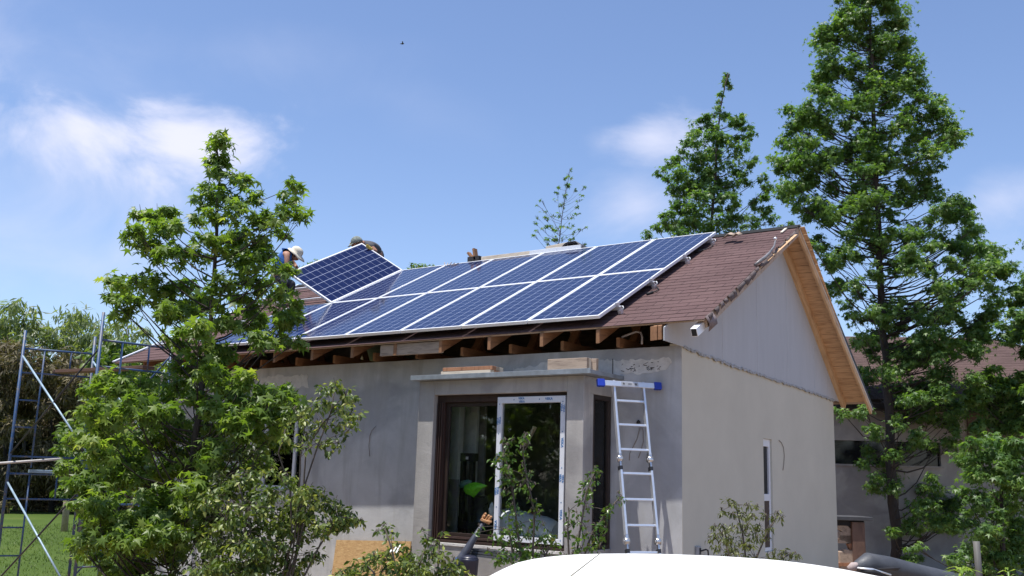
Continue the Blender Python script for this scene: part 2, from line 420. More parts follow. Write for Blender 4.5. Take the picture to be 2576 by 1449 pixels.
def shingle_slope(name, a, b, c, d, parent, mt, course=0.1425, lift=0.0055, rag=0.0, seed=1):
    """a,b lower edge left/right, c,d upper edge right/left; stepped courses"""
    rng = random.Random(seed)
    a, b, c, d = V(a), V(b), V(c), V(d)
    L = ((d + c) / 2 - (a + b) / 2).length; n = max(2, round(L / course))
    nrm = (b - a).cross(d - a).normalized()
    if nrm.z < 0: nrm = -nrm
    mb = MB()
    for i in range(n):
        t0, t1 = i / n, (i + 1.15) / n
        t1 = min(1, t1)
        l0, r0 = a.lerp(d, t0), b.lerp(c, t0); l1, r1 = a.lerp(d, t1), b.lerp(c, t1)
        ns = 24; P = []
        for k in range(ns + 1):
            w = lift + rng.uniform(-.002, .002)
            P += [l0.lerp(r0, k / ns) + nrm * (w * 0.25 - 0.002), l0.lerp(r0, k / ns) + nrm * w, l1.lerp(r1, k / ns) + nrm * 0.001]
        bidx = mb.add(P, [])
        W = (r0 - l0).length
        for k in range(ns):
            q = bidx + 3 * k
            v0 = i * course; v1 = (i + 1.15) * course
            for f, vv in (((q, q + 3, q + 4, q + 1), (v0 + .001, v0 + .001, v0 + .003, v0 + .003)), ((q + 1, q + 4, q + 5, q + 2), (v0 + .006, v0 + .006, v0 + course * .985, v0 + course * .985))):
                mb.f.append(f); mb.sm.append(False)
                u0, u1 = W * k / ns, W * (k + 1) / ns
                mb.uv[len(mb.f) - 1] = [(u0, vv[0]), (u1, vv[1]), (u1, vv[2]), (u0, vv[3])]
    o = mb.build(name, mt, parent)
    return o
rf = shingle_slope('roof', EL, ER, AR, AL, house, M_shingle, seed=3)
rf['label'] = 'front roof slope of brown asphalt shingles'
rb = shingle_slope('roof', BR, BL, AL, AR, house, M_shingle, seed=4)
rb['label'] = 'back roof slope of brown asphalt shingles'
# roof boards under the shingles
dk = MB()
dn = -RNV * 0.022
dk.prism([EL + RUV * .02 - RNV * .004, ER + RUV * .02 - V((.012, 0, 0)) - RNV * .004, AR - V((.012, 0, 0)) - RNV * .004, AL - RNV * .004], dn)
dk.build('roof_deck', M_oldwood, house)
bn = (BR - BL).cross(AL - BL).normalized(); bn = bn if bn.z > 0 else -bn
dk = MB()
dk.prism([BL - bn * .004, BR - V((.012, 0, 0)) - bn * .004, AR - V((.012, 0, 0)) - bn * .004, AL - bn * .004], -bn * .02)
dk.build('roof_deck', M_oldwood, house)
# soffit boards of the gable overhang (back slope), each plank its own piece in one lining
bu = (AR - BR).normalized(); Lb = (AR - BR).length
sf = MB(); k = 0; s = 0.0; rr = random.Random(5)
while s < Lb - .12:
    w = 0.145
    p = BR + bu * (s + 0.06); zoff = -bn * (0.036 + rr.uniform(0, .003))
    q0 = V((XG + .02, p.y, p.z)) + zoff; q1 = V((ER.x - .045, p.y, p.z)) + zoff
    q0u = q0 + bu * (w - .006); q1u = q1 + bu * (w - .006)
    sf.prism([q0, q1, q1u, q0u], bn * .010)
    s += w
sf.build('soffit', M_pine, house, bevel=0.002)
# soffit of the front slope overhang
fu = (AR - V((ER.x, ER.y, ER.z))); sf = MB(); s = 0.05
fuv = V((0, math.cos(ALPHA), math.sin(ALPHA)))
while s < 3.7:
    p = V((ER.x, ER.y, ER.z)) + fuv * s - RNV * .036
    q0 = V((XG + .02, p.y, p.z)); q1 = V((ER.x - .045, p.y, p.z))
    sf.prism([q0, q1, q1 + fuv * .139, q0 + fuv * .139], RNV * .01); s += .145
sf.build('soffit', M_pine, house, bevel=0.002)
# trim boards: along the siding and the outer barge boards
tb = MB()
for (a, b, nn) in ((BR, AR, bn),):
    u = (b - a).normalized(); p = V((XG + .055, a.y, a.z)) + u * .03; q = V((XG + .055, b.y, b.z)) - u * .02
    tb.bar(p - nn * .085, q - nn * .085, 0.07, 0.095, nn)
tb.build('trim_board', M_pine_y, house, bevel=0.003)
bb = MB()
u = (AR - BR).normalized(); p = V((BR.x - .022, BR.y, BR.z)) - u * .12; q = V((AR.x - .012, AR.y, AR.z))
bb.bar(p - bn * .075, q - bn * .075 - u * .04, 0.035, 0.13, bn)
o = bb.build('barge_board', M_pine_y, house, bevel=0.003)
eg = MB()
eg.bar(p - bn * .012 + V((.022, 0, 0)), q - bn * .012 + V((.022, 0, 0)), 0.012, 0.05, bn)
eg.build('edge_flashing', M_dark, house)
wl = MB()
wl.bar(p - bn * .050 + V((.021, 0, 0)), q - bn * .05 + V((.021, 0, 0)), 0.006, 0.022, bn)
wl.build('drip_strip', M_white, house)
# front rake: weathered barge board with torn felt scraps
bb = MB(); p = V((ER.x - .03, ER.y, ER.z)) + fuv * .1; q = V((AR.x - .02, AR.y, AR.z)) - fuv * .02
bb.bar(p - RNV * .075, q - RNV * .075, 0.035, 0.10, RNV)
bb.build('barge_board', M_oldwood, house, bevel=0.003)
rr = random.Random(8); s = .12; M_torn = mat('torn_felt', (0.11, 0.085, 0.082), 0.9, var=0.5, scale=9)
while s < 3.75:
    ln = rr.uniform(.07, .3)
    a = V((ER.x, ER.y, ER.z)).lerp(V((AR.x, AR.y, AR.z)), s / 4.02) + V((.006, 0, 0)); dpt = rr.uniform(.05, .085); sk = rr.uniform(-.03, .03)
    tr = MB(); tr.grid([[a + RNV * .006, a + fuv * ln + RNV * .006], [a - RNV * .02 + V((.012, 0, 0)), a + fuv * ln - RNV * .02 + V((.012, 0, 0))],
             [a - RNV * dpt + fuv * sk + V((rr.uniform(.0, .03), 0, 0)), a + fuv * (ln + sk) - RNV * dpt * rr.uniform(.4, 1) + V((rr.uniform(0, .03), 0, 0))]])
    tr.build('felt_scrap', M_torn, house, solid=.003)
    s += ln + rr.uniform(.0, .09)
# loose metal strip peeling off the rake
pl = MB(); P = [roof(*zo(a, b, 1900, 700, .414)) + RNV * h for a, b, h in ((1225, 368, .03), (1270, 345, .05), (1310, 318, .055), (1345, 285, .06), (1378, 245, .07), (1392, 212, .10))]
pl.tube(P, [.018, .022, .02, .017, .013, .01], 7)
pl.build('flashing_strip', mat('grey_flashing', (0.20, 0.19, 0.19), 0.5, 0.3, var=.45, scale=7), house)
kb = MB(); kb.ball(P[-1] + RNV * .02, .022); kb.build('nail_cap', M_alu, house)
# ridge capping
rc = MB()
for side in (0, 1):
    n_ = RNV if side == 0 else bn; dv = -fuv if side == 0 else -(AR - BR).normalized()
    rc.prism([AL + n_ * .011 + V((0, 0, .006)), AR + n_ * .011 + V((.01, 0, .006)), AR + dv * .15 + n_ * .011 + V((.01, 0, 0)), AL + dv * .15 + n_ * .011], n_ * .005)
rc.build('ridge_cap', mat_shingle('ridge_felt', (0.075, 0.07, 0.068), (0.09, 0.08, 0.078), (0.03, 0.03, 0.03)), house)
# white metal trim on the far left rake
wt_ = MB(); wt_.bar(EL + RNV * .022 + V((-.01, 0, 0)), AL + RNV * .022 + V((-.01, 0, 0)), .06, .02, RNV)
wt_.build('rake_trim', M_film, house)

# rafters: tails show under the eave
rx = [-0.09 - 0.776 * i for i in range(12)]
raf = None
for i, x in enumerate([0.70] + rx):
    x = x + 0.02
    if raf is None:
        mb = MB(); a = V((0, 0.055, rz(0.055) - .029)); L = 3.35 / math.cos(ALPHA) - .1
        b0 = a + RUV * L
        mb.prism([a, b0, b0 - V((0, 0, .165)), a - V((0, 0, .16))], (0.048, 0, 0))
        raf = mb.build('rafter', M_rafter, house, bevel=.003, loc=None)
        raf.location = (x, 0, 0); raf['label'] = 'orange brown rafter tail under the eave'
        # mesh was stored relative to the house
    else:
        c = dup(raf, house); c.location = (x, 0, 0)
# doubled end rafters beside the gable, ceiling joists and truss webs in the open eave
for name, pts in (('rafter', ((0.62, .07), (0.665, .05))),):
    for x, y in pts:
        c = dup(raf, house); c.location = (x, y - .055, -.004)
jm = None
for i, x in enumerate(rx):
    if jm is None:
        mb = MB(); mb.box((0, .45, 3.285), (.045, 6.3, 3.40)); jm = mb.build('ceiling_joist', M_rafter, house); jm.location = (x + .075, 0, 0)
    else: c = dup(jm, house); c.location = (x + .075, 0, 0)
for i, x in enumerate(rx[:9]):
    mb = MB(); rr = random.Random(i)
    y0 = .75 + rr.uniform(0, .3); mb.bar((x - .03, y0, 3.32), (x - .03, y0 + .55, rz(y0 + .55) - .1), .04, .1, (1, 0, 0))
    mb.bar((x - .08, y0 + .4, 3.32), (x - .08, y0 + .1, rz(y0 + .1) - .1), .04, .09, (1, 0, 0))
    mb.build('truss_web', M_rafter, house)
mb = MB(); mb.box((-3.42, .07, 3.285), (-2.36, .115, 3.435)); mb.build('blocking_board', M_oldwood, house, bevel=.004)
wr = MB(); wr.tube([onY(*zo(a, b, 1900, 700, .414), .35) for a, b in ((200, 905), (260, 880), (310, 862), (345, 870), (355, 905), (352, 960))], .012, 6); wr.build('wire', mat('grey_cable', (.3, .27, .25), .6), house)

# walls: rectangles around openings
def wall_cells(xs, zs, holes, put):
    mbs = []
    for i in range(len(xs) - 1):
        for k in range(len(zs) - 1):
            cx, cz = (xs[i] + xs[i + 1]) / 2, (zs[k] + zs[k + 1]) / 2
            if any(h[0] < cx < h[1] and h[2] < cz < h[3] for h in holes): continue
            put(xs[i], xs[i + 1], zs[k], zs[k + 1])
WIN = (-6.16, -5.26, 1.45, 2.68)       # the window behind the tree
BX0, BX1, BY, BZ1 = -2.52, -0.10, -0.151, 2.895
OP = (-2.27, -0.325, 0.93, 2.715)      # opening in the bay front
mb = MB()
wall_cells([XL, WIN[0], WIN[1], BX0 + .12, BX1 - .12, XG], [-0.9, OP[2], WIN[2], WIN[3], BZ1 - .12, 3.275],
           [WIN, (BX0 + .12, BX1 - .12, OP[2], BZ1 - .12)], lambda a, b, c, d: mb.box((a, YW, c), (b, YW + .15, d)))
w = mb.build('wall', M_plaster, house); w['label'] = 'grey cement plastered front wall'
# thin plaster skim on the corner is part of the gable wall
sw = [onX(*zo(a, 500, 2100, 1200, .4519), XG) for a in (735, 798)]
NW = (3.12, 3.45, 0.86, 2.345)
mb = MB()
wall_cells([YW + .002, NW[0], NW[1], YB], [-0.9, NW[2], NW[3], 3.30], [NW], lambda a, b, c, d: mb.box((XG - .15 if a > YW + .1 else XG - .148, a, c), (XG + .003, b, d)))
w = mb.build('wall', M_cream, house); w['label'] = 'cream rendered gable wall'
mb = MB()
mb.box((XL, YB - .15, -.9), (XG - .16, YB, 3.275)); w = mb.build('wall', M_plaster, house)
mb = MB(); mb.box((XL, YW + .16, -.9), (XL + .15, YB - .16, 3.275))
mb.prism([(XL + .01, YW + .2, 3.28), (XL + .01, YB - .2, 3.28), (XL + .01, AR.y, AR.z - .12)], (.1, 0, 0)); w = mb.build('wall', M_plaster, house)
# gable siding of pale board with a ragged foam joint at its foot
def under(y): return rz(y) - .045 if y < AR.y else AR.z - (y - AR.y) * (AR.z - BR.z) / (BR.y - AR.y) - .04
S = [(0.04, 3.27), (0.53, 3.262), (1.86, 3.215), (3.0, 3.195), (3.76, 3.18), (5.2, 3.15), (6.42, 3.12), (6.74, 3.115), (6.74, under(6.74)), (5.2, under(5.2)), (AR.y, under(AR.y)), (1.8, under(1.8)), (0.04, under(.04))]
mb = MB(); mb.prism([V((XG + .006, y, z)) for y, z in S], (.014, 0, 0))
mb.build('gable_siding', M_board, house)
for i, y in enumerate((1.70, 2.92, 4.14, 5.36)):
    mb = MB(); mb.box((XG + .0195, y - .003, 3.23), (XG + .0225, y + .003, under(y) - .02)); mb.build('siding_joint', mat('joint_grey', (.50, .51, .53), .9), house)
rr = random.Random(11); mb = MB()
def sb(y):
    for (a, b) in zip(S[:7], S[1:8]):
        if a[0] <= y <= b[0]: return a[1] + (b[1] - a[1]) * (y - a[0]) / (b[0] - a[0])
y = .55; top = []; bot = []
while y < 6.45:
    j = rr.uniform(-.012, .012); top.append(V((XG + .023, y, sb(y) + .010 + j))); bot.append(V((XG + .021, y, sb(y) - .016 + j + rr.uniform(-.012, .006)))); y += .045
mb.grid([bot, top], False); mb.build('foam_joint', mat('grey_foam', (.33, .34, .35), .95, var=.5, scale=25, bump=.6), house, solid=.012)
# bare plaster patches at the wall head
def patch(pts, seed, y=YW):
    rr = random.Random(seed); P = []
    for i in range(len(pts)):
        a, b = V(pts[i]), V(pts[(i + 1) % len(pts)]); n = max(1, int((b - a).length / .035))
        for k in range(n):
            p = a.lerp(b, k / n); P.append((p.x + rr.uniform(-.012, .012), p.y + rr.uniform(-.016, .016)))
    mb = MB(); mb.prism([V((x, y - .004, z)) for x, z in P], (0, .003, 0))
    return mb.build('plaster_patch', M_white, house)
patch([(-1.55, 3.09), (-1.2, 3.12), (-1.05, 3.17), (-.7, 3.13), (-.35, 3.16), (0, 3.14), (.35, 3.13), (.64, 3.15), (.66, 3.08), (.60, 3.01), (.3, 2.97), (-.05, 2.965), (-.10, 2.93), (-1.55, 2.93)], 2)
patch([(-6.3, 2.98), (-6.25, 3.13), (-5.9, 3.16), (-5.6, 3.13), (-5.25, 3.15), (-5.22, 2.96)], 3)
rr = random.Random(3); M_chip = mat('old_wall_dark', (.10, .09, .085), .95)
for _ in range(30):
    cr = MB()
    x, z = rr.uniform(.02, .58), rr.uniform(3.0, 3.1); l = rr.uniform(.008, .03)
    cr.obox((x, YW - .0068, z), (l * rr.uniform(.3, 1), 0, l * rr.uniform(-.6, .6)), (0, .001, 0), (rr.uniform(-.003, .003), 0, .004)); cr.build('plaster_chip', M_chip, house)
cr = MB(); cr.box((-.105, YW - .0085, 2.96), (-.095, YW - .006, 3.16)); cr.build('wall_crack', M_chip, house)

# ------------------------------------------------------------------ bay with the sliding window
bay = MB()
zs0 = -0.9
bay.box((BX0, BY, zs0), (OP[0], BY + .22, BZ1)); bay.box((OP[1], BY, zs0), (BX1, BY + .16, BZ1))
bay.box((OP[0], BY + .001, OP[3]), (OP[1], BY + .22, BZ1)); bay.box((OP[0], BY + .001, zs0), (OP[1], BY + .22, OP[2]))
bay.box((BX0, BY + .22, zs0), (BX0 + .12, YW, BZ1))
SY0, SY1 = 0.075, 0.515
bay.box((BX1 - .12, BY + .16, zs0), (BX1, YW, .95)); bay.box((BX1 - .12, BY + .16, 2.70), (BX1, YW, BZ1))
bay.box((BX1 - .12, BY + .16, .95), (BX1, SY0, 2.70))
bay.box((BX0 + .12, BY + .22, BZ1 - .12), (BX1 - .12, YW + .15, BZ1))
bayo = bay.build('bay', mat_plaster('bay_plaster', (0.40, 0.385, 0.365), (0.30, 0.285, 0.27), 0.35), house, bevel=.006)
sl_ = MB(); sl_.box((-2.56, -.265, BZ1 + .002), (0.04, YW - .002, BZ1 + .028)); sl_.box((-2.57, -.275, BZ1 + .004), (.05, -.266, BZ1 + .062)); sl_.box((.041, -.265, BZ1 + .004), (.05, YW - .003, BZ1 + .05))
sl_.build('slab_flashing', M_galv, bayo, bevel=.002)
sill = MB(); sill.box((OP[0] - .01, BY - .012, OP[2] - .03), (OP[1], BY - .001, OP[2] - .002)); sill.build('sill', M_white, bayo)
# side window of the bay
sw_ = MB()
for a, b, c, d in ((SY0, SY1, 2.645, 2.70), (SY0, SY1, .95, 1.0), (SY0, SY0 + .05, 1.0, 2.645), (SY1 - .05, SY1, 1.0, 2.645)):
    sw_.box((BX1 - .07, a, c), (BX1 - .012, b, d))
o = sw_.build('window_frame', M_black_frame, bayo, bevel=.003)
pn = MB(); pn.box((BX1 - .05, SY0 + .05, 1.0), (BX1 - .044, SY1 - .05, 2.645)); pn.build('pane', M_glass, bayo)
# sliding window: brown outer frame, white filmed sash
slw = MB(); FY = BY + .07
fx0, fx1, fz0, fz1 = OP[0] + .004, OP[1] - .004, OP[2] + .002, OP[3] - .003
slw.box((fx0, FY, fz0), (fx0 + .115, FY + .12, fz1)); slw.box((fx1 - .035, FY, fz0), (fx1, FY + .12, fz1))
slw.box((fx0 + .115, FY, fz1 - .085), (fx1 - .035, FY + .12, fz1)); slw.box((fx0 + .115, FY, fz0), (fx1 - .035, FY + .12, fz0 + .075))
for i in (0, 1, 2): slw.box((fx0 + .012 + i * .036, FY - .018 - .004 * i, fz0 + .002), (fx0 + .03 + i * .036, FY - .001, fz1 - .09))
slw.box((fx0 + .1, FY - .03, fz0 + .004), (fx1 - .01, FY - .001, fz0 + .03)); slw.box((fx0 + .1, FY - .018, fz0 + .048), (fx1 - .01, FY - .001, fz0 + .062))
swo = slw.build('sliding_window', M_brown, house, bevel=.003)
f2 = MB()
gx0, gx1, gz0_, gz1_ = fx0 + .116, -1.325, fz0 + .076, fz1 - .086
f2.box((gx0, FY + .04, gz0_), (gx0 + .05, FY + .085, gz1_)); f2.box((gx1 - .05, FY + .04, gz0_), (gx1, FY + .085, gz1_))
f2.box((gx0 + .05, FY + .04, gz1_ - .05), (gx1 - .05, FY + .085, gz1_)); f2.box((gx0 + .05, FY + .04, gz0_), (gx1 - .05, FY + .085, gz0_ + .04))
f2.build('window_frame', M_black_frame, swo, bevel=.003)
sx0, sx1, sz0, sz1 = -1.318, -0.365, fz0 + .064, 2.672
sash = MB()
YS = FY - .036
for a, b, c, d in ((sx0, sx0 + .062, sz0, sz1), (sx1 - .062, sx1, sz0, sz1)): sash.box((a, YS, c), (b, YS + .06, d))
sash.box((sx0 + .062, YS + .0005, sz1 - .075), (sx1 - .062, YS + .06, sz1)); sash.box((sx0 + .062, YS + .0005, sz0), (sx1 - .062, YS + .06, sz0 + .062))
sash.build('sash', M_film, swo, bevel=.003)
pn = MB(); pn.box((gx0 + .04, FY + .06, gz0_ + .03), (gx1 - .04, FY + .066, gz1_ - .04)); pn.build('pane', M_glass, swo)
pn = MB(); pn.box((sx0 + .05, YS + .03, sz0 + .05), (sx1 - .05, YS + .036, sz1 - .06)); pn.build('pane', M_glass, swo)
# printing on the protective film
DG = None
def letters(items, name, material, parent):
    mbv = MB()
    for txt, pos, size, ang in items:
        cu = bpy.data.curves.new('t', 'FONT'); cu.body = txt; cu.size = size; cu.extrude = 0.0006; cu.align_x = 'CENTER'; cu.align_y = 'CENTER'; cu.offset = 0.0008
        ob = bpy.data.objects.new('t', cu); COL.objects.link(ob)
        bpy.context.view_layer.update()
        me = bpy.data.meshes.new_from_object(ob.evaluated_get(bpy.context.evaluated_depsgraph_get()))
        M = Matrix.Translation(V(pos)) @ Matrix.Rotation(math.pi / 2, 4, 'X') @ Matrix.Rotation(ang, 4, 'Z')
        mbv.add([M @ v.co for v in me.vertices], [tuple(p.vertices) for p in me.polygons])
        bpy.data.objects.remove(ob); bpy.data.curves.remove(cu); bpy.data.meshes.remove(me)
    return mbv.build(name, material, parent)
def diamonds(mbv, pos, r=.009):
    x, y, z = pos
    mbv.prism([V((x - r, y, z)), V((x, y, z - r)), V((x + r, y, z)), V((x, y, z + r))], (0, .0008, 0))
yl = YS - .0012; it = []; dm = MB()
xl, xr_ = sx0 + .031, sx1 - .031
hz = lambda v: sz1 - v * (sz1 - sz0)       # down the sash, 0 at the top
it += [('VEKA', (sx0 + .345, yl, sz1 - .022), .036, 0), ('VEKA', (sx0 + .352, yl, sz1 - .060), .034, 0), ('VEKA', (sx0 + .73, yl, sz1 - .034), .042, 0)]
for v, two in ((.17, 1), (.43, 1), (.66, 1), (.895, 0)):
    for dx in ((-.016, .016) if two else (0,)): it.append(('VEKA', (xl + dx, yl, hz(v) + dx * .3), .036 if two else .046, math.pi / 2))
for v, two in ((.085, 1), (.32, 0), (.56, 1), (.80, 0)):
    for dx in ((-.016, .016) if two else (0,)): it.append(('VEKA', (xr_ + dx, yl, hz(v) - dx * .3), .036 if two else .046, -math.pi / 2))
for q_ in it: letters([q_], 'lettering', M_print, swo)
for p_ in [(xl, yl - .0005, hz(v)) for v in (.05, .26, .5, .77)] + [(xr_, yl - .0005, hz(v)) for v in (.04, .245, .49, .72, .97)] + [(sx0 + x, yl - .0005, sz1 - .035) for x in (.24, .60)]:
    dm = MB(); diamonds(dm, p_); dm.build('print_mark', mat('pale_blue_print', (.10, .22, .38), .5), swo)
# window behind the tree
wf = MB()
for a, b, c, d in ((WIN[0], WIN[0] + .06, WIN[2], WIN[3]), (WIN[1] - .06, WIN[1], WIN[2], WIN[3]), (WIN[0] + .06, WIN[1] - .06, WIN[2], WIN[2] + .06), (WIN[0] + .06, WIN[1] - .06, WIN[3] - .06, WIN[3]), (WIN[1] - .24, WIN[1] - .19, WIN[2] + .06, WIN[3] - .06)):
    wf.box((a + .002, YW + .05, c + .002), (b - .002, YW + .11, d - .002))
wo_ = wf.build('window', M_film, house)
pn = MB(); pn.box((WIN[0] + .05, YW + .075, WIN[2] + .05), (WIN[1] - .05, YW + .08, WIN[3] - .05)); pn.build('pane', M_glass, wo_)
# narrow gable window
nf = MB(); X0 = XG - .022
y0, y1, z0, z1 = NW[0] + .002, NW[1] - .002, NW[2] + .002, NW[3] - .002
for a, b, c, d in ((y0, y0 + .03, z0, z1), (y1 - .06, y1, z0, z1), (y0 + .035, y1 - .055, z1 - .10, z1), (y0 + .035, y1 - .055, 1.52, 1.61), (y0 + .035, y1 - .055, z0, z0 + .05)): nf.box((X0 - .05, a, c), (X0, b, d))
nfo = nf.build('narrow_window', M_film, house, bevel=.002); nfo['label'] = 'tall narrow window in the gable wall'
pn = MB(); pn.box((X0 - .03, y0 + .03, 1.60), (X0 - .024, y1 - .05, z1 - .09)); pn.build('pane', mat('dark_reflection_pane', (.015, .015, .017), .4, spec=.15), nfo)  # dark matt colour stands in for trees reflected in the glass
pn = MB(); pn.box((X0 - .028, y0 + .03, z0 + .04), (X0 - .006, y1 - .05, 1.53)); pn.build('panel', M_brown, nfo)
bp = MB(); bp.box((X0 - .12, y0, z0), (X0 - .08, y1, z1)); bp.build('blind', M_black, nfo)
# outlet box with a loose cable, dangling wires
ob_ = MB(); c = V((XG, .93, .96)); ob_.box((XG + .004, .86, .90), (XG + .03, .98, 1.02)); oo = ob_.build('outlet_box', mat('grey_box', (.30, .30, .31), .6), house, bevel=.006)
cb = MB(); cb.tube([(XG + .03, .95, .965), (XG + .08, 1.0, .985), (XG + .07, 1.08, .97), (XG + .05, 1.14, .90), (XG + .045, 1.16, .80)], .009, 6); cb.build('cable', M_black, oo)
cb = MB(); cb.box((XG + .031, .93, .93), (XG + .036, .965, 1.0)); cb.build('cover', M_black, oo)
wr = MB(); wr.tube([onX(*zo(a, b, 2100, 1200, .4519), XG + .012) for a, b in ((848, 450), (866, 468), (880, 500), (886, 560), (882, 620), (876, 662))], .0045, 5); wr.build('wire', mat('tan_wire', (.22, .18, .15), .6), house)
wr = MB(); wr.tube([onY(*zo(a, b, 1850, 1150, .4484), YW - .012) for a, b in ((415, 430), (425, 470), (400, 560), (365, 630), (350, 660), (347, 708))], .004, 5); wr.build('wire', MATS['tan_wire'], house)
wr = MB(); wr.tube([onY(*zo(a, b, 1850, 1150, .4484), YW - .012) for a, b in ((425, 440), (445, 500), (448, 570), (430, 640), (412, 690))], .004, 5); wr.build('wire', MATS['tan_wire'], house)
kn = MB(); kn.ball(onY(*zo(412, 436, 1850, 1150, .4484), YW - .012), .022, jit=.3, rng=random.Random(1)); kn.build('wire_stub', M_black, house)
wr = MB(); wr.tube([onY(*zo(a, b, 560, 1140, .4803), YW - .012) for a, b in ((1328, 455), (1300, 485), (1288, 520), (1282, 590), (1288, 655))], .004, 5); wr.build('wire', MATS['tan_wire'], house)
# tube end and hanging shingle at the eave corner
tbm = MB(); a = onX(*zo(755, 870, 1900, 700, .414), 1.18); tbm.bar(a, a + V((0.0, .45, .235)), .075, .095)
tbo = tbm.build('metal_tube', M_aluf, house, bevel=.004)
tk = MB(); d = (V((0.0, .45, .235))).normalized(); tk.bar(a - d * .002, a + d * .004, .06, .08); tk.build('tube_mouth_shade', M_black, tbo)  # black plate on the solid end stands in for the shaded hollow
hs = MB(); hp = [onX(*zo(a_, b_, 1900, 700, .414), 1.262) for a_, b_ in ((840, 745), (893, 708), (935, 800), (868, 862))]
hs.grid([[hp[0], hp[1]], [hp[0].lerp(hp[3], .5) + V((.03, 0, 0)), hp[1].lerp(hp[2], .5) + V((.02, 0, 0))], [hp[3], hp[2]]]); hs.build('loose_shingle', mat('grey_shingle', (.19, .15, .15), .95, var=.3, scale=20), house, solid=.004)

# interior: a bare room behind the bay
rm = MB()
rm.box((XL + .16, YW + .16, .60), (XG - .16, YB - .16, .70)); rm.box((BX0 + .125, BY + .225, .62), (BX1 - .125, YW + .158, .702))
rm.build('room_floor', M_concrete, house)
rm = MB(); rm.box((XL + .16, YW + .16, 3.0), (XG - .16, YB - .16, 3.06)); rm.build('room_ceiling', M_room, house)
for nm, a, b, mt in (('partition', (-4.3, YW + .16, .71), (-4.2, YB - .17, 2.99), M_room), ('partition', (-4.15, 3.6, .71), (XG - .17, 3.68, 2.99), M_room)):
    rm = MB(); rm.box(a, b); rm.build(nm, mt, house)

# ------------------------------------------------------------------ solar panels
TH = R(27.12)
SU = V((0, math.cos(TH), math.sin(TH))); SN = V((0, -math.sin(TH), math.cos(TH))); OX = V((0, 0, 3.6))
def pp(x, v, n=0.0): return OX + V((x, 0, 0)) + SU * v + SN * n
PW, PL, PT = 0.994, 1.956, 0.04
def make_panel():
    root = thing('solar_panel', None, 'solar panel', (0, 0, 0), 'solar panels on the front roof slope', (TH, 0, 0))
    fr = MB(); w = .022
    fr.box((-PW, 0, -PT), (0, w, 0)); fr.box((-PW, PL - w, -PT), (0, PL, 0)); fr.box((-PW, w, -PT), (-PW + w, PL - w, 0)); fr.box((-w, w, -PT), (0, PL - w, 0))
    fr.build('frame', M_aluf, root, bevel=.0015)
    gl = MB(); i = gl.add([(-PW + w - .004, w - .004, -.006), (-w + .004, w - .004, -.006), (-w + .004, PL - w + .004, -.006), (-PW + w - .004, PL - w + .004, -.006)], [(0, 1, 2, 3)])
    gl.uv[0] = [(-.06, -.10), (6.06, -.10), (6.06, 12.10), (-.06, 12.10)]
    gl.build('cells', M_cells, root)
    bk = MB(); bk.box((-PW + w - .003, w - .003, -.014), (-w + .003, PL - w + .003, -.010)); bk.build('backsheet', M_back, root)
    return root
panel0 = make_panel()
ORD = ['first', 'second', 'third', 'fourth', 'fifth', 'sixth', 'seventh']
first = True
for row in (0, 1):
    for i in range(7 if row == 0 else 6):
        p = panel0 if first else dup(panel0)
        first = False
        p.location = pp(-i * 1.012 - .008, .008 if row == 0 else 1.981)
        if row == 0:
            t = ['lower row solar panel nearest the gable, beside the bare shingles', None, None, None, None, None, 'lower row solar panel mostly hidden by the star leaved tree, last at its left end'][i]
            t = t or '%s solar panel from the gable in the lower row, above the eave rafters' % ORD[i]
        else:
            t = ['upper row solar panel at the bare shingles by the gable, just under the ridge', None, None, None, None, 'upper row solar panel partly shaded, right beside the tilted one being fitted'][i]
            t = t or '%s solar panel from the gable in the upper row, under the ridge' % ORD[i]
        p['label'] = t
PH = R(37)
b0 = pp(-6 * 1.012 - .012, 1.981, .004)
dv = V((-math.cos(PH), 0, 0)) + SN * math.sin(PH)
lp = dup(panel0)
lp['label'] = 'tilted solar panel held up on edge by two men'
mt_ = Matrix((-dv, SU, (-dv).cross(SU))).transposed().to_4x4(); mt_.translation = b0
lp.matrix_world = mt_
lp.rotation_mode = 'XYZ'

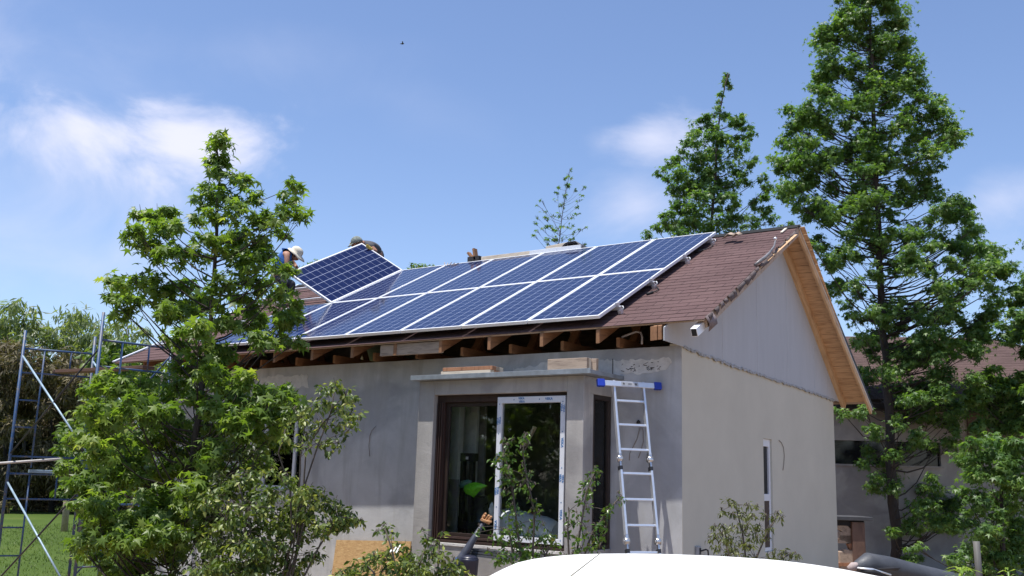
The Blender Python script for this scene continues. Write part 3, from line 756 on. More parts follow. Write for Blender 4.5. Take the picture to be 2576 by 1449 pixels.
# mounting rails with feet and end clamps
rail0 = None
for k, v in enumerate((.47, 1.49, 2.64, 3.64)):
    if rail0 is None:
        root = thing('mounting_rail', None, 'mounting rail', (0, 0, 0), 'aluminium rails under the solar panels', (TH, 0, 0))
        rb_ = MB(); rb_.box((-8.9, -.02, -.085), (.045, .02, -.0415)); rb_.build('rail', M_alu, root, bevel=.002)
        ft = MB(); ft.box((-.02, -.035, -.15), (.02, .035, -.086)); ft.box((-.045, -.04, -.156), (.045, .04, -.146)); f0 = ft.build('rail_foot', M_alu, root)
        f0.location = (.03, 0, 0)
        for j in range(1, 9): c = dup(f0, root); c.location = (.03 - j * 1.08, 0, 0)
        cl = MB(); cl.box((.0, -.018, -.0405), (.028, .018, .004)); cl.box((-.016, -.018, .0035), (.028, .018, .0075)); cl.tube([(.012, 0, -.01), (.012, 0, .018)], .007, 6)
        cl.build('end_clamp', M_alu, root, bevel=.001)
        wc = MB(); wc.tube([(.035, .0, -.05), (.075, .0, -.045), (.09, -.02, -.06), (.088, -.04, -.08)], .008, 6); wc.build('earth_clip', mat('dull_clip', (.45, .45, .46), .5, .4), root)
        mc = MB(); mc.box((-.0095, -.02, -.0405), (.0015, .02, .003)); mc.box((-.02, -.022, .0025), (.012, .022, .006)); m0 = mc.build('mid_clamp', M_aluf, root)
        m0.location = (-1.012 + .0, 0, 0)
        for j in range(2, 7): c = dup(m0, root); c.location = (-1.012 * j, 0, 0)
        rail0 = root
    else: root = dup(rail0)
    root.location = pp(0, v)
    root['label'] = ['lowest aluminium mounting rail, nearest the eave, its end showing beside the panels', 'mounting rail below the middle seam between the two panel rows',
                     'mounting rail under the upper panels, seen bare on the shingles near the kneeling man', 'topmost mounting rail, ending just below the ridge beside a panel corner'][k]
# loose lead with plug on the shingles
def lead(pts, nm, lab):
    P = [roof(*zo(a, b, 1900, 700, .414)) + RNV * .02 for a, b in pts]
    mb = MB(); mb.tube(P, .008, 6); mb.tube([P[-1], P[-1] + (P[-1] - P[-2]).normalized() * .09], [.018, .016], 7)
    single(mb, nm, M_black, lab, 'cable', P[0], 'loose panel leads on the shingles')
lead([(432, 500), (465, 525), (485, 545), (465, 562), (440, 570)], 'panel_lead', 'short black lead lying on the shingles beside the lower panels')
lead([(905, 205), (880, 225), (845, 240), (815, 248)], 'panel_lead', 'short black lead lying on the shingles beside the upper panels')

# ------------------------------------------------------------------ bits on the ridge
def rpt(x, y, Y=3.46): return onY(x, y, Y)
def ridge_offcut(x0, y0, x1, y1, w, t, lab, Y=3.5, mt=None):
    a, b = rpt(x0, y0, Y), rpt(x1, y1, Y); mb = MB(); mb.bar(a, b, t, w, V((-.3, 0, 1)).cross(b - a))
    single(mb, 'wood_offcut', mt or M_oldwood, lab, 'wood offcut', a, 'timber offcuts on the ridge', bevel=.003)
ridge_offcut(1198, 655, 1194, 626, .10, .04, 'upright brown timber offcut standing on the ridge behind the panels', 3.60, M_rafter)
ridge_offcut(1192, 654, 1179, 636, .085, .04, 'leaning brown timber offcut on the ridge, tilted to the left', 3.60, M_rafter)
mb = MB(); a = rpt(1180, 652, 3.60) - V((0, 0, .09)); b = rpt(1209, 648, 3.60) - V((0, 0, .09)); mb.bar(a, b, .10, .24)
single(mb, 'wood_block', M_deck, 'dark block under the two brown offcuts on the ridge', 'wood block', a, bevel=.006)
mb = MB(); mb.bar(rpt(1212, 647, 3.58) - V((0, 0, .095)), rpt(1370, 628, 3.58) - V((0, 0, .095)), .035, .20); single(mb, 'ridge_batten', M_palewood, 'long pale batten standing on edge along the ridge behind the panels', 'batten', rpt(1290, 640, 3.58), bevel=.003)
mb = MB(); mb.bar(rpt(1333, 635, 3.545) - V((0, 0, .085)), rpt(1402, 626, 3.545) - V((0, 0, .085)), .03, .22); mb.bar(rpt(1402, 624, 3.55) - V((0, 0, .09)), rpt(1462, 617, 3.55) - V((0, 0, .09)), .03, .20)
single(mb, 'white_plank', M_film, 'short white plank at the ridge left of the dark felt scrap', 'plank', rpt(1370, 628, 3.55), bevel=.004)
mb = MB(); mb.bar(rpt(1375, 623, 3.66) - V((0, 0, .10)), rpt(1430, 612, 3.66) - V((0, 0, .10)), .03, .24); single(mb, 'ridge_offcut', M_palewood, 'pale splintered board behind the dark felt scrap on the ridge', 'board', rpt(1400, 616, 3.62), bevel=.003)
mb = MB()
q = [rpt(x, y, Y) for x, y, Y in ((1405, 629, 3.57), (1428, 609, 3.58), (1447, 606, 3.58), (1464, 623, 3.57))]
q2 = [p + V((.04, .35, -.04)) for p in q]
mb.grid([[q[0], q[1].lerp(q[0], .3) + V((0, 0, .02)), q[1], q[2], q[3]], [q2[0], q2[1].lerp(q2[0], .3), q2[1], q2[2], q2[3]]])
single(mb, 'felt_scrap', mat('dark_felt', (.045, .045, .055), .6, var=.4), 'dark folded felt scrap humped on the ridge', 'roofing felt', q[0], solid=.006)
mb = MB()
for (x0, y0, x1, y1, Y) in ((1826, 597, 1852, 589, 3.36), (1850, 594, 1868, 589, 3.3)):
    a, b = rpt(x0, y0, Y), rpt(x1, y1, Y); mb.grid([[a, a.lerp(b, .5) + V((0, 0, .05)), b], [a + V((0, -.14, -.05)), a.lerp(b, .5) + V((0, -.12, -.0)), b + V((0, -.12, -.05))]])
single(mb, 'felt_flap', M_oldwood, 'curled tan scraps of board lying on the ridge by the upper panel', 'scrap', rpt(1845, 594, 3.36), solid=.008)
mb = MB(); a = roof(*zo(1428, 110, 1900, 700, .414)) + RNV * .02; b = roof(*zo(1465, 78, 1900, 700, .414)) + RNV * .02; mb.bar(a, b, .035, .015, RNV)
single(mb, 'wood_sliver', M_palewood, 'thin pale stick lying on the shingles below the gable peak', 'stick', a)
mb = MB(); rr = random.Random(4)
for k in range(5): mb.bar(rpt(1120 + k * 5, 668, 3.4), rpt(1118 + k * 9, 662 - rr.uniform(0, 5), 3.45), .01, .012)
single(mb, 'splinter_heap', M_oldwood, 'small heap of splinters on the ridge left of the offcuts', 'wood scraps', rpt(1130, 660, 3.4))

# ------------------------------------------------------------------ boards on the bay slab, board on the wall, broken rake
zb = BZ1 + .0645
def planks(cx, cy, L, n, w, h, lab, seed, mt, ang=0):
    rr = random.Random(seed)
    t = thing('board_stack', lab, 'board stack', (cx, cy, zb), 'timber stacks on the bay slab')
    z = zb
    for i in range(n[1]):
        for j in range(n[0]):
            l = L * rr.uniform(.93, 1); y = cy + (j - (n[0] - 1) / 2) * (w + .004); x = cx + rr.uniform(-.03, .03); a = ang + rr.uniform(-.02, .02)
            mb = MB(); mb.obox((x, y, z + h / 2), (l / 2 * math.cos(a), l / 2 * math.sin(a), 0), (-w / 2 * math.sin(a), w / 2 * math.cos(a), 0), (0, 0, h / 2 - .001))
            mb.build('board', mt[(i + j) % len(mt)], t, bevel=.003)
        z += h
c1 = onZ(1197, 938, zb); c2 = onZ(1452, 932, zb)
planks(-1.80, -.02, .80, (3, 2), .085, .048, 'low stack of split red brown boards on the bay slab, left one', 3, [M_palewood, M_redwood, M_oldwood], .02)
planks(-.36, .02, .56, (3, 1), .055, .15, 'upright row of weathered boards at the right end of the bay slab', 4, [M_oldwood, M_palewood, M_oldwood], .02)
osb = NT('strand_board')
o_ = osb.obj(); vo = osb.n('ShaderNodeTexVoronoi'); mpn = osb.n('ShaderNodeMapping'); osb.t.links.new(o_, mpn.inputs[0]); mpn.inputs['Scale'].default_value = (14, 14, 45); mpn.inputs['Rotation'].default_value = (.3, .5, .2)
osb.t.links.new(mpn.outputs[0], vo.inputs['Vector']); vo.inputs['Scale'].default_value = 1.6
osb.set(osb.b.inputs['Base Color'], osb.mix(.55, osb.ramp(vo.outputs['Color'], [(0.1, (.33, .18, .07)), (.5, (.50, .31, .13)), (.9, (.64, .44, .21))]), osb.ramp(osb.noise(o_, 40, 4, .7, .5, (1, 1, 2.5)), [(.3, (.34, .19, .08)), (.7, (.62, .42, .20))])))
osb.b.inputs['Roughness'].default_value = .8
mb = MB(); mb.prism([V((-4.43, YW - .16, -.3)), V((-3.08, YW - .16, -.3)), V((-3.08, YW - .03, .86)), V((-4.43, YW - .03, .80))], (0, .016, 0))
single(mb, 'strand_board', osb.m, 'yellow brown strand board leaning on the grey wall left of the bay', 'board', (-3.7, YW - .1, 0))
# old pole with a splayed wooden head
Y1 = -.55
pa, pb, pc = onY(1143, 1430, Y1 - .25), onY(1170, 1392, Y1 - .2), onY(1219, 1310, Y1)
rk = thing('broken_rake', 'dark taped pole with splayed broken wooden head leaning toward the window', 'rake', pa + V((-.28, -.2, -.5)))
mb = MB(); mb.tube([pa + (pa - pc) * 1.1, pa, pb, pb.lerp(pc, .5), pc], [.055, .055, .05, .034, .020], 10); mb.build('handle', mat('dark_blue_pole', (.05, .055, .075), .4, var=.5, scale=8), rk)
mb = MB(); mb.tube([pa.lerp(pb, .4), pa.lerp(pb, .55)], .058, 10); mb.build('tape', mat('blue_tape', (.03, .09, .22), .4), rk)
mb = MB(); hd_ = [(1214, 1301, 1222, 1291), (1213, 1308, 1219, 1297), (1222, 1308, 1230, 1296), (1226, 1312, 1236, 1299), (1216, 1309, 1236, 1313)]
for i, (x0, y0, x1, y1) in enumerate(hd_): mb.bar(onY(x0, y0, Y1 - .01 * i), onY(x1, y1, Y1 - .02 - .012 * i), .022, .02)
mb.bar(onY(1211, 1306, Y1 - .03), onY(1231, 1316, Y1 - .03), .035, .03)
mb.build('rake_head', mat_wood('orange_wood', (.50, .27, .13), (.28, .14, .07)), rk, bevel=.003)
# grey bucket rim, edging and rubbish below the window
mb = MB(); c = onY(1180, 1405, -.75); mb.tube([c + V((0, 0, -.35)), c + V((0, 0, -.02)), c], [.09, .11, .11], 14); mb.ball(c, .105, .105, .04)
single(mb, 'tub', mat('dark_blue_plastic', (.02, .022, .04), .35), 'dark blue tub under the window beside the pole', 'tub', c - V((0, 0, .35)))
c = onY(1225, 1398, -.6); mb = MB()
for k in range(3): mb.bar(c + V((-.3 + .04 * k, 0, .03 * k)), c + V((.38, .04 * k, .03 * k - .02)), .10, .022)
single(mb, 'slate_pile', mat('dark_slate', (.07, .075, .085), .6, var=.3), 'small pile of dark slats on the ground behind the saplings', 'slats', c)

# ------------------------------------------------------------------ things seen through the bay window
def inx(x, y, Y): return onY(x, y, Y)
ZF = .703
lab_i = 'inside the room'
def slab(name, x0, x1, ytop, ybot, Y, th, mt, label, cat):
    a = inx(x0, ytop, Y); b = inx(x1, ybot, Y); mb = MB(); mb.box((a.x, Y, max(ZF, b.z)), (b.x, Y + th, min(a.z, 2.98))); single(mb, name, mt, label, cat, ((a.x + b.x) / 2, Y, max(ZF, b.z)), bevel=.004)
slab('plaster_pier', 1114, 1146, 1000, 1299, .34, .10, M_room_pale, 'pale greenish plaster pier inside, left edge of the window', 'pier')
slab('wall_board', 1164, 1192, 1000, 1290, .75, .05, M_room_pale, 'pale upright board deep in the room, upper middle of left pane', 'board')
slab('wall_panel', 1194, 1212, 1000, 1290, .85, .05, M_room, 'grey upright panel deep in the room, right of the pale board', 'panel')
slab('metal_sheet', 1128, 1146, 1205, 1360, .26, .03, mat('grey_sheet', (.22, .23, .24), .5), 'grey metal sheet standing on edge at left inside the window', 'metal sheet')
# stepladder-like stand with a green bag hanging on it
SYY = .40
st = thing('tool_stand', 'black upright stand inside the room carrying a green bag', 'stand', (inx(1170, 1300, SYY).x, SYY, ZF))
mb = MB()
a = inx(1163, 1140, SYY); b = inx(1186, 1140, SYY)
for p in (a, b): mb.box((p.x - .03, SYY, ZF), (p.x + .03, SYY + .06, p.z))
mb.build('post', M_black, st)
mb = MB(); mb.box((a.x - .04, SYY - .01, a.z - .10), (b.x + .06, SYY + .07, a.z)); mb.box((a.x - .04, SYY - .01, 1.08), (b.x + .3, SYY + .07, 1.16)); mb.build('crossbar', M_black, st)
mb = MB(); p = inx(1175, 1152, SYY - .015); mb.box((p.x - .018, SYY - .02, p.z - .018), (p.x + .018, SYY - .012, p.z + .018)); mb.build('sticker', M_film, st)
rr = random.Random(12); mb = MB()
def crumple(pts, Y, depth, seed):
    """a closed crumpled bag from an outline: front and back sheets bulged apart"""
    rr = random.Random(seed); c = sum((inx(x, y, Y) for x, y in pts), V((0, 0, 0))) / len(pts); out = [inx(x, y, Y) for x, y in pts]; mb = MB()
    n = len(out)
    for sgn in (-1, 1):
        r1 = [c.lerp(p, .66) + V((0, sgn * depth * rr.uniform(.4, 1.2), 0)) for p in out]; r2 = [c.lerp(p, .33) + V((0, sgn * depth * rr.uniform(.7, 1.4), 0)) for p in out]; cc = c + V((0, sgn * depth, 0))
        mb.grid([[*out, out[0]], [*r1, r1[0]], [*r2, r2[0]], [cc] * (n + 1)], True)
    return mb, c
mb, c = crumple([(1168, 1222), (1180, 1216), (1196, 1213), (1210, 1216), (1226, 1222), (1212, 1229), (1202, 1240), (1192, 1252), (1183, 1246), (1172, 1243), (1166, 1232)], SYY - .08, .045, 4)
gb = mat('green_plastic', (.20, .72, .04), .3, var=.3, scale=12); single(mb, 'green_bag', gb, 'bright green plastic bag hanging on the dark stand inside the window', 'plastic bag', c)
mb, c = crumple([(1154, 1222), (1160, 1210), (1175, 1206), (1188, 1210), (1180, 1220), (1168, 1226), (1158, 1228)], SYY - .03, .03, 6)
single(mb, 'teal_bag', mat('teal_plastic', (.10, .24, .20), .3, var=.3), 'dull teal plastic bag behind the bright green one', 'plastic bag', c)
mb = MB(); c0 = inx(1208, 1270, .75); mb.tube([V((c0.x, .75, ZF)), V((c0.x, .75, c0.z + .12))], .10, 16); single(mb, 'drum', mat('grey_drum', (.13, .14, .15), .3, .4), 'grey cylinder standing in the room right of the dark stand', 'drum', (c0.x, .75, ZF))
# insulation rolls wrapped in white film
def roll(x0, y0, x1, y1, rpx, Y0, Y1_, lab, sag=.02):
    a, b = inx(x0, y0, Y0), inx(x1, y1, Y1_); r = rpx / FPX * (a - V(CC)).length
    t = thing('insulation_roll', lab, 'insulation roll', (a + b) / 2 - V((0, 0, r)), 'white film wrapped rolls inside the window')
    mb = MB(); n = 9; P = [a.lerp(b, k / n) for k in range(n + 1)]
    rad = [r * (.80 if k in (0, n) else .97 + .05 * math.sin(k * 2.1)) for k in range(n + 1)]
    mb.tube(P, rad, 20); mb.build('roll', mat('white_wrap', (.66, .70, .74), .35, var=.12, scale=5, bump=.25, bscale=9), t)
    mb = MB()
    for k in (3, 6): mb.tube([P[k] - (b - a) * .01, P[k] + (b - a) * .01], r * 1.02, 20)
    mb.build('strap', mat('clear_strap', (.5, .53, .55), .3), t)
roll(1258, 1312, 1400, 1345, 36, .15, .19, 'large white wrapped roll lying behind the right hand sash', )
roll(1290, 1368, 1402, 1383, 24, .12, .14, 'lower white wrapped roll under the large one')
mb = MB(); a = inx(1184, 1366, .22); ra = .17
for k in range(7): mb.tube([V((a.x + .05 * k - .15, .24, a.z - .10)), V((a.x + .05 * k - .11, .24, a.z - .10))], ra - .004 * (k % 2) , 24)
single(mb, 'coil', mat('coil_grey', (.42, .44, .45), .5, var=.2), 'grey ribbed coil lying at the bottom of the left pane', 'hose coil', (a.x, .6, a.z - .29))
mb, c = crumple([(1232, 1272), (1238, 1262), (1243, 1274), (1244, 1300), (1236, 1308), (1230, 1294)], .12, .04, 8)
single(mb, 'white_bag', M_film, 'small white bag end beside the left stile of the sash', 'bag', c)
mb = MB(); a = inx(1336, 1092, .5); b = inx(1346, 1074, .5); mb.bar(a + (a - b) * 1.6, b, .05, .03); single(mb, 'slat', M_palewood, 'short pale stick seen slanting behind the right pane', 'stick', a)

# ------------------------------------------------------------------ folding ladder leaning on the wall
la_, lb_ = V((.05, -.079, 2.80)), V((.50, YW - .04, 2.80)); lx = (lb_ - la_).normalized(); tc_ = (la_ + lb_) / 2
ld = V((0, 0, -math.cos(R(13)))) + V((lx.y, -lx.x, 0)) * math.sin(R(13)); ln = lx.cross(ld)
if ln.y > 0: ln = -ln
LN = tuple(ln); LD = float(ln.dot(tc_))
def lad(x, y): return onN(x, y, LN, LD)
bc = tc_ + ld * 1.9
HW = .183
ladder = thing('ladder', 'long hinged aluminium ladder with blue tipped bar leaning on the grey wall', 'ladder', (bc.x + .1, bc.y - .2, 0))
def lp_(u, s, n=0.0): return tc_ + lx * u + ld * s + ln * n
length = (tc_.z - .02) / -ld.z
secs = [(0.02, 1.04), (1.20, 2.14), (2.31, length)]
secs[2] = (2.31, max(length, 2.9))
h1 = ((lad(1562, 1155) + lad(1637, 1155)) / 2 - tc_).length; h2 = ((lad(1580, 1362) + lad(1660, 1362)) / 2 - tc_).length
secs = [(-.045, h1 - .05), (h1 + .10, h2 - .07), (h2 + .10, length)]
for (a, b) in secs:
    for sd in (-1, 1):
        mb = MB(); mb.obox((lp_(sd * HW, (a + b) / 2)), ld * (b - a) / 2, lx * .0125, ln * .030); mb.build('rail', M_alu, ladder, bevel=.003)
rungs = [((lad(1590 + (y - 972) * .1, y)) - tc_).dot(ld) for y in (1010, 1070, 1132, 1192, 1257, 1322, 1390)]
while rungs[-1] + .29 < length - .1: rungs.append(rungs[-1] + .29)
for s in rungs:
    mb = MB(); mb.obox(lp_(0, s), lx * (HW - .0125), ld * .0125, ln * .015); mb.build('rung', M_alu, ladder, bevel=.003)
for s in (h1, h2):
    for sd in (-1, 1):
        mb = MB(); c = lp_(sd * HW, s); mb.tube([c - lx * .028, c + lx * .028], [.038, .038], 16); mb.tube([c - lx * .034, c + lx * .034], .014, 10); mb.obox(lp_(sd * HW, s + .06), ld * .05, lx * .009, ln * .02); mb.obox(lp_(sd * HW, s - .04), ld * .03, lx * .016, ln * .026)
        hg = mb.build('hinge', mat('hinge_steel', (.62, .62, .63), .3, .8), ladder)
        mb = MB(); mb.obox(lp_(sd * HW, s + .105), ld * .022, lx * .018, ln * .032); mb.build('hinge_collar', M_dark, hg, bevel=.003)
mb = MB(); mb.obox(lp_(.0, .0, .032), lx * .315, ld * .032, ln * .016); sb_ = mb.build('stabiliser_bar', M_alu, ladder, bevel=.003)
for sd in (-1, 1):
    mb = MB(); mb.obox(lp_(sd * .352, .0, .034), lx * .045, ld * .043, ln * .026); mb.build('end_cap', M_blueplastic, sb_, bevel=.007)
mb = MB(); mb.obox(lp_(.0, .0, .0492), lx * .105, ld * .022, ln * .0008); mb.build('plate', mat('dull_plate', (.45, .46, .48), .5, .2), sb_)
mb = MB()
for sd in (-1, 1):
    c = lp_(sd * .075, .0, .051); mb.obox(c, lx * .004, ld * .014, ln * .0004); mb.prism([c + lx * -.014 + ld * .002, c + lx * .014 + ld * .002, c + ld * -.014], ln * .0006)
for k in (-1, 1): mb.obox(lp_(0, .006 * k, .0508), lx * .022, ld * .0016, ln * .0004)
mb.build('plate_marks', M_black, sb_)

# ------------------------------------------------------------------ scaffold tower
sb1 = NT('scaffold_paint'); o_ = sb1.obj()
sb1.set(sb1.b.inputs['Base Color'], sb1.mix(sb1.ramp(sb1.noise(o_, 7, 8, .75), [(.5, (0, 0, 0)), (.62, (1, 1, 1))]), (.028, .075, .18), (.13, .12, .12)))
sb1.b.inputs['Roughness'].default_value = .5; M_scaf = sb1.m
M_pole = mat('pale_blue_steel', (.28, .38, .46), .5, .2, var=.35, scale=4)
z5 = lambda a, b: zo(a, b, 0, 950, .6116); z1_ = lambda a, b: zo(a, b, 0, 900, .6458)
A_ = far(*z5(122, 262), 16.2); zt = A_.z
B2 = onZ(*z5(487, 292), zt); B_ = onZ(*z1_(497, 283), zt); D_ = onZ(*z1_(846, 327), zt)
A_.z = B2.z = B_.z = D_.z = 0
zg = gz(A_.x, A_.y) - .05
tower = thing('scaffold_tower', 'rusty blue tubular scaffold tower on the lawn at the left end of the house', 'scaffold', (A_.x, A_.y, zg))
zl = onN(*z5(65, 915), HD, HD @ np.array(A_)).z
H = zt - zl
tiers = [(zg, zl), (zl, zt)]
def tb_(nm, a, b, r, mt=None):
    mb = MB(); mb.tube([a, b], r, 10); return mb.build(nm, mt or M_scaf, tower)
for P, Q, ex_ in ((A_, B2, .30), (B_, D_, .42)):
    d = Q - P
    for S_ in (P, Q):
        top = zt + (ex_ if S_ is P or S_ is B2 else .12)
        tb_('post', S_ + V((0, 0, zg)), S_ + V((0, 0, top)), .024)
    for (z0, z1) in tiers:
        n_ = .30
        tb_('ledger', P + V((0, 0, z1)), Q + V((0, 0, z1)), .017); tb_('ledger', P + V((0, 0, z1 - .40)), Q + V((0, 0, z1 - .40)), .015)
        i1, i2 = P + d * .30, P + d * .68
        tb_('inner_post', i1 + V((0, 0, z0 + .1)), i1 + V((0, 0, z1)), .015); tb_('inner_post', i2 + V((0, 0, z1 - .4)), i2 + V((0, 0, z1)), .014)
        for k in (.85, 1.29): tb_('rung', P + V((0, 0, z1 - k)), i1 + V((0, 0, z1 - k)), .013)
        tb_('ledger', P + V((0, 0, z1 - 1.76)), (P + d * (.95 if P is A_ else .5)) + V((0, 0, z1 - 1.76)), .014)
for (P, Q) in ((A_, B_), (B2, D_)):
    for (z0, z1) in tiers:
        tb_('brace', P + V((0, 0, z1 - .12)), Q + V((0, 0, z1 - 1.72)), .0155, M_pole)
        tb_('brace', P + V((0, 0, z1 - 1.72)), Q + V((0, 0, z1 - .12)), .014, M_dark if P is A_ else M_scaf)
def plank_between(a, b, w, h, nm, mt, lab):
    mb = MB(); mb.bar(a, b, w, h); single(mb, nm, mt, lab, nm.replace('_', ' '), a.lerp(b, .5), bevel=.004)
e1 = B2.lerp(A_, .42) + V((0, 0, zt - .34)); e2 = D_.lerp(B_, .3) + V((0, 0, zt - .34))
plank_between(e1 + (e1 - e2).normalized() * .1, e2, .22, .05, 'scaffold_plank', mat_wood('dark_plank', (.14, .075, .05), (.07, .04, .03)), 'dark red brown plank across the top of the scaffold')
e1 = A_.lerp(B2, .28) + V((0, 0, zl + .045)); e2 = A_.lerp(B2, 1.0) + V((0, 0, zl + .045))
plank_between(e1, e2, .20, .05, 'steel_deck', M_pole, 'pale blue steel deck plank on the lower scaffold frame')
mb = MB(); a = far(*z5(-160, 872), 16.0); b = far(*z5(325, 838), 16.4); mb.tube([a, b], .02, 8); single(mb, 'loose_pole', mat('pale_pole', (.50, .48, .45), .6), 'pale pole lying almost level across the scaffold', 'pole', a)

# ------------------------------------------------------------------ people
def skin(name, nodes, edges, material, parent, root, lev=2):
    keys = list(nodes); idx = {k: i for i, k in enumerate(keys)}; off = wloc(parent)
    me = bpy.data.meshes.new(name); me.from_pydata([tuple(V(nodes[k][0]) - off) for k in keys], [(idx[a], idx[b]) for a, b in edges], [])
    me.materials.append(material); o = bpy.data.objects.new(name, me); COL.objects.link(o); o.parent = parent
    sk = o.modifiers.new('skin', 'SKIN'); sk.use_smooth_shade = True
    for k in keys:
        r = nodes[k][1]; d = me.skin_vertices[0].data[idx[k]]; d.radius = r if isinstance(r, tuple) else (r, r); d.use_root = (k == root)
    sd = o.modifiers.new('sub', 'SUBSURF'); sd.levels = lev; sd.render_levels = lev
    return o
def sk_mat(name, base): return mat(name, base, .6, var=.1, scale=14, spec=.3)
M_skin = sk_mat('tanned_skin', (.42, .22, .15)); M_skin2 = sk_mat('dark_tanned_skin', (.34, .17, .115))
M_jean = mat('dark_trousers', (.035, .04, .055), .9, var=.35, scale=9, bump=.3)
M_shirtb = mat('blue_shirt', (.03, .13, .42), .85, var=.25, scale=9, bump=.3, bscale=20); M_shirtg = mat('grey_shirt', (.075, .075, .085), .9, var=.3, scale=12, bump=.3, bscale=20)
M_hat = mat('cream_cloth', (.66, .60, .48), .9, var=.12, scale=12, bump=.3); M_cap = mat('grey_camouflage', (.20, .225, .20), .9, var=.65, scale=26)
M_glove = mat('yellow_glove', (.62, .45, .10), .8, var=.25, scale=20); M_boot = mat('brown_boot', (.09, .055, .035), .7)
RV = V((CW[:, 0])); UV_ = -V((CW[:, 1])); FV = V(CW[:, 2])
def fingers(nodes, edges, pre, wrist, palm_dir, side, normal, r=.009, curl=.6):
    """palm, four fingers and a thumb from a wrist node"""
    w = V(nodes[wrist][0]); d = palm_dir.normalized(); s = side.normalized(); n = normal.normalized()
    nodes[pre + 'p'] = (w + d * .055, (.034, .018)); edges.append((wrist, pre + 'p'))
    for i, (o_, L) in enumerate(((-.030, .068), (-.010, .078), (.010, .072), (.028, .055))):
        a = w + d * .095 + s * o_; b = a + d * L * .5 + n * L * .2 * curl; c = b + d * L * .25 + n * L * .45 * curl
        nodes[pre + 'f%da' % i] = (a, r); nodes[pre + 'f%db' % i] = (b, r * .9); nodes[pre + 'f%dc' % i] = (c, r * .75)
        edges += [(pre + 'p', pre + 'f%da' % i), (pre + 'f%da' % i, pre + 'f%db' % i), (pre + 'f%db' % i, pre + 'f%dc' % i)]
    a = w + d * .05 - s * .045; b = a + d * .03 - s * .012 + n * .02
    nodes[pre + 't0'] = (a, r * 1.1); nodes[pre + 't1'] = (b, r * .9); edges += [(pre + 'p', pre + 't0'), (pre + 't0', pre + 't1')]
def head(parent, c, face, up, sk_, hair):
    """face direction and up; skull, jaw, nose, ears, eyes, mouth as one head surface plus features"""
    f = face.normalized(); u = (up - f * up.dot(f)).normalized(); s = f.cross(u)
    mb = MB(); rows = []
    n, m_ = 16, 12
    for i in range(m_ + 1):
        a = math.pi * i / m_; row = []
        for k in range(n + 1):
            b = 2 * math.pi * k / n; x = math.sin(a) * math.cos(b); y = math.sin(a) * math.sin(b); z = math.cos(a)
            w = .078 - (.018 * max(0, -z)); dpt = .098
            px_ = x * dpt + (.012 if (x > .5 and z < -.3) else 0) + (.022 * math.exp(-((y / .16) ** 2) - ((z + .12) / .18) ** 2) if x > 0 else 0) - (.010 * math.exp(-(((abs(y) - .42) / .16) ** 2) - ((z - .08) / .12) ** 2) if x > 0 else 0)
            row.append(c + f * px_ + s * (y * w) + u * (z * .118))
        rows.append(row)
    mb.grid(rows); h = mb.build('head', sk_, parent)
    mb = MB()
    for sd in (-1, 1): mb.ball(c + s * sd * .076 - f * .005 - u * .01, .014, .014, .03, 8, 6)
    mb.build('ear', sk_, parent)
    mb = MB()
    for sd in (-1, 1): mb.ball(c + s * sd * .031 + f * .086 + u * .012, .010, n=8, m=6)
    mb.build('eye', M_dark, parent)
    mb = MB(); mb.obox(c + f * .094 - u * .058, s * .022, u * .004, f * .006); mb.build('mouth', sk_mat('lip', (.30, .11, .09)), parent)
    mb = MB(); rows = []
    for i in range(6):
        a = math.pi * .62 * i / 5; row = []
        for k in range(n + 1):
            b = 2 * math.pi * k / n; x = math.sin(a) * math.cos(b); y = math.sin(a) * math.sin(b); z = math.cos(a)
            if x > .45: x = .45
            row.append(c + f * (x * .103 - .006) + s * y * .084 + u * (z * .124))
        rows.append(row)
    mb.grid(rows); mb.build('hair', hair, parent)
    return f, u, s
M_hair = mat('dark_hair', (.03, .022, .018), .8)
# man squatting left of the lifted panel
foot = roof(724, 768) + RNV * .03
dist1 = float(HD @ (np.array(foot) - CC))
def w1(x, y, o=0.0): return far(x, y, dist1 + o)
man = thing('person', 'man in blue sleeveless shirt and cream sun hat crouching left of the tilted panel', 'person', foot)
N = {}; E_ = []
N['hip'] = (w1(700, 706, .0), (.15, .13)); N['belly'] = (w1(705, 682), (.155, .12)); N['chest'] = (w1(715, 648), (.165, .12)); N['neck0'] = (w1(728, 636), .065); N['neck'] = (w1(736, 634), .052)
E_ += [('hip', 'belly'), ('belly', 'chest'), ('chest', 'neck0'), ('neck0', 'neck')]
N['shR'] = (w1(722, 638, -.19), .06); N['shL'] = (w1(724, 644, .17), .06); E_ += [('chest', 'shR'), ('chest', 'shL')]
N['elR'] = (w1(722, 674, -.22), .043); N['wrR'] = (w1(741, 688, -.10), .028); N['elL'] = (w1(742, 668, .2), .043); N['wrL'] = (w1(752, 680, .1), .028)
E_ += [('shR', 'elR'), ('elR', 'wrR'), ('shL', 'elL'), ('elL', 'wrL')]
fingers(N, E_, 'r', 'wrR', w1(752, 692, -.02) - w1(741, 688, -.10), FV, -UV_); fingers(N, E_, 'l', 'wrL', w1(762, 680, .12) - w1(752, 680, .1), -FV, -UV_)
skin('body', N, E_, M_skin, man, 'hip')
Nt = {'hip': (w1(699, 709), (.165, .14)), 'thR': (w1(714, 711, -.12), .092), 'knR': (w1(738, 712, -.15), .066), 'anR': (w1(726, 760, -.12), .05), 'thL': (w1(708, 712, .10), .092), 'knL': (w1(726, 716, .22), .066), 'anL': (w1(712, 764, .2), .05), 'wst': (w1(704, 694), (.155, .125))}
skin('trousers', Nt, [('wst', 'hip'), ('hip', 'thR'), ('thR', 'knR'), ('knR', 'anR'), ('hip', 'thL'), ('thL', 'knL'), ('knL', 'anL')], M_jean, man, 'hip')
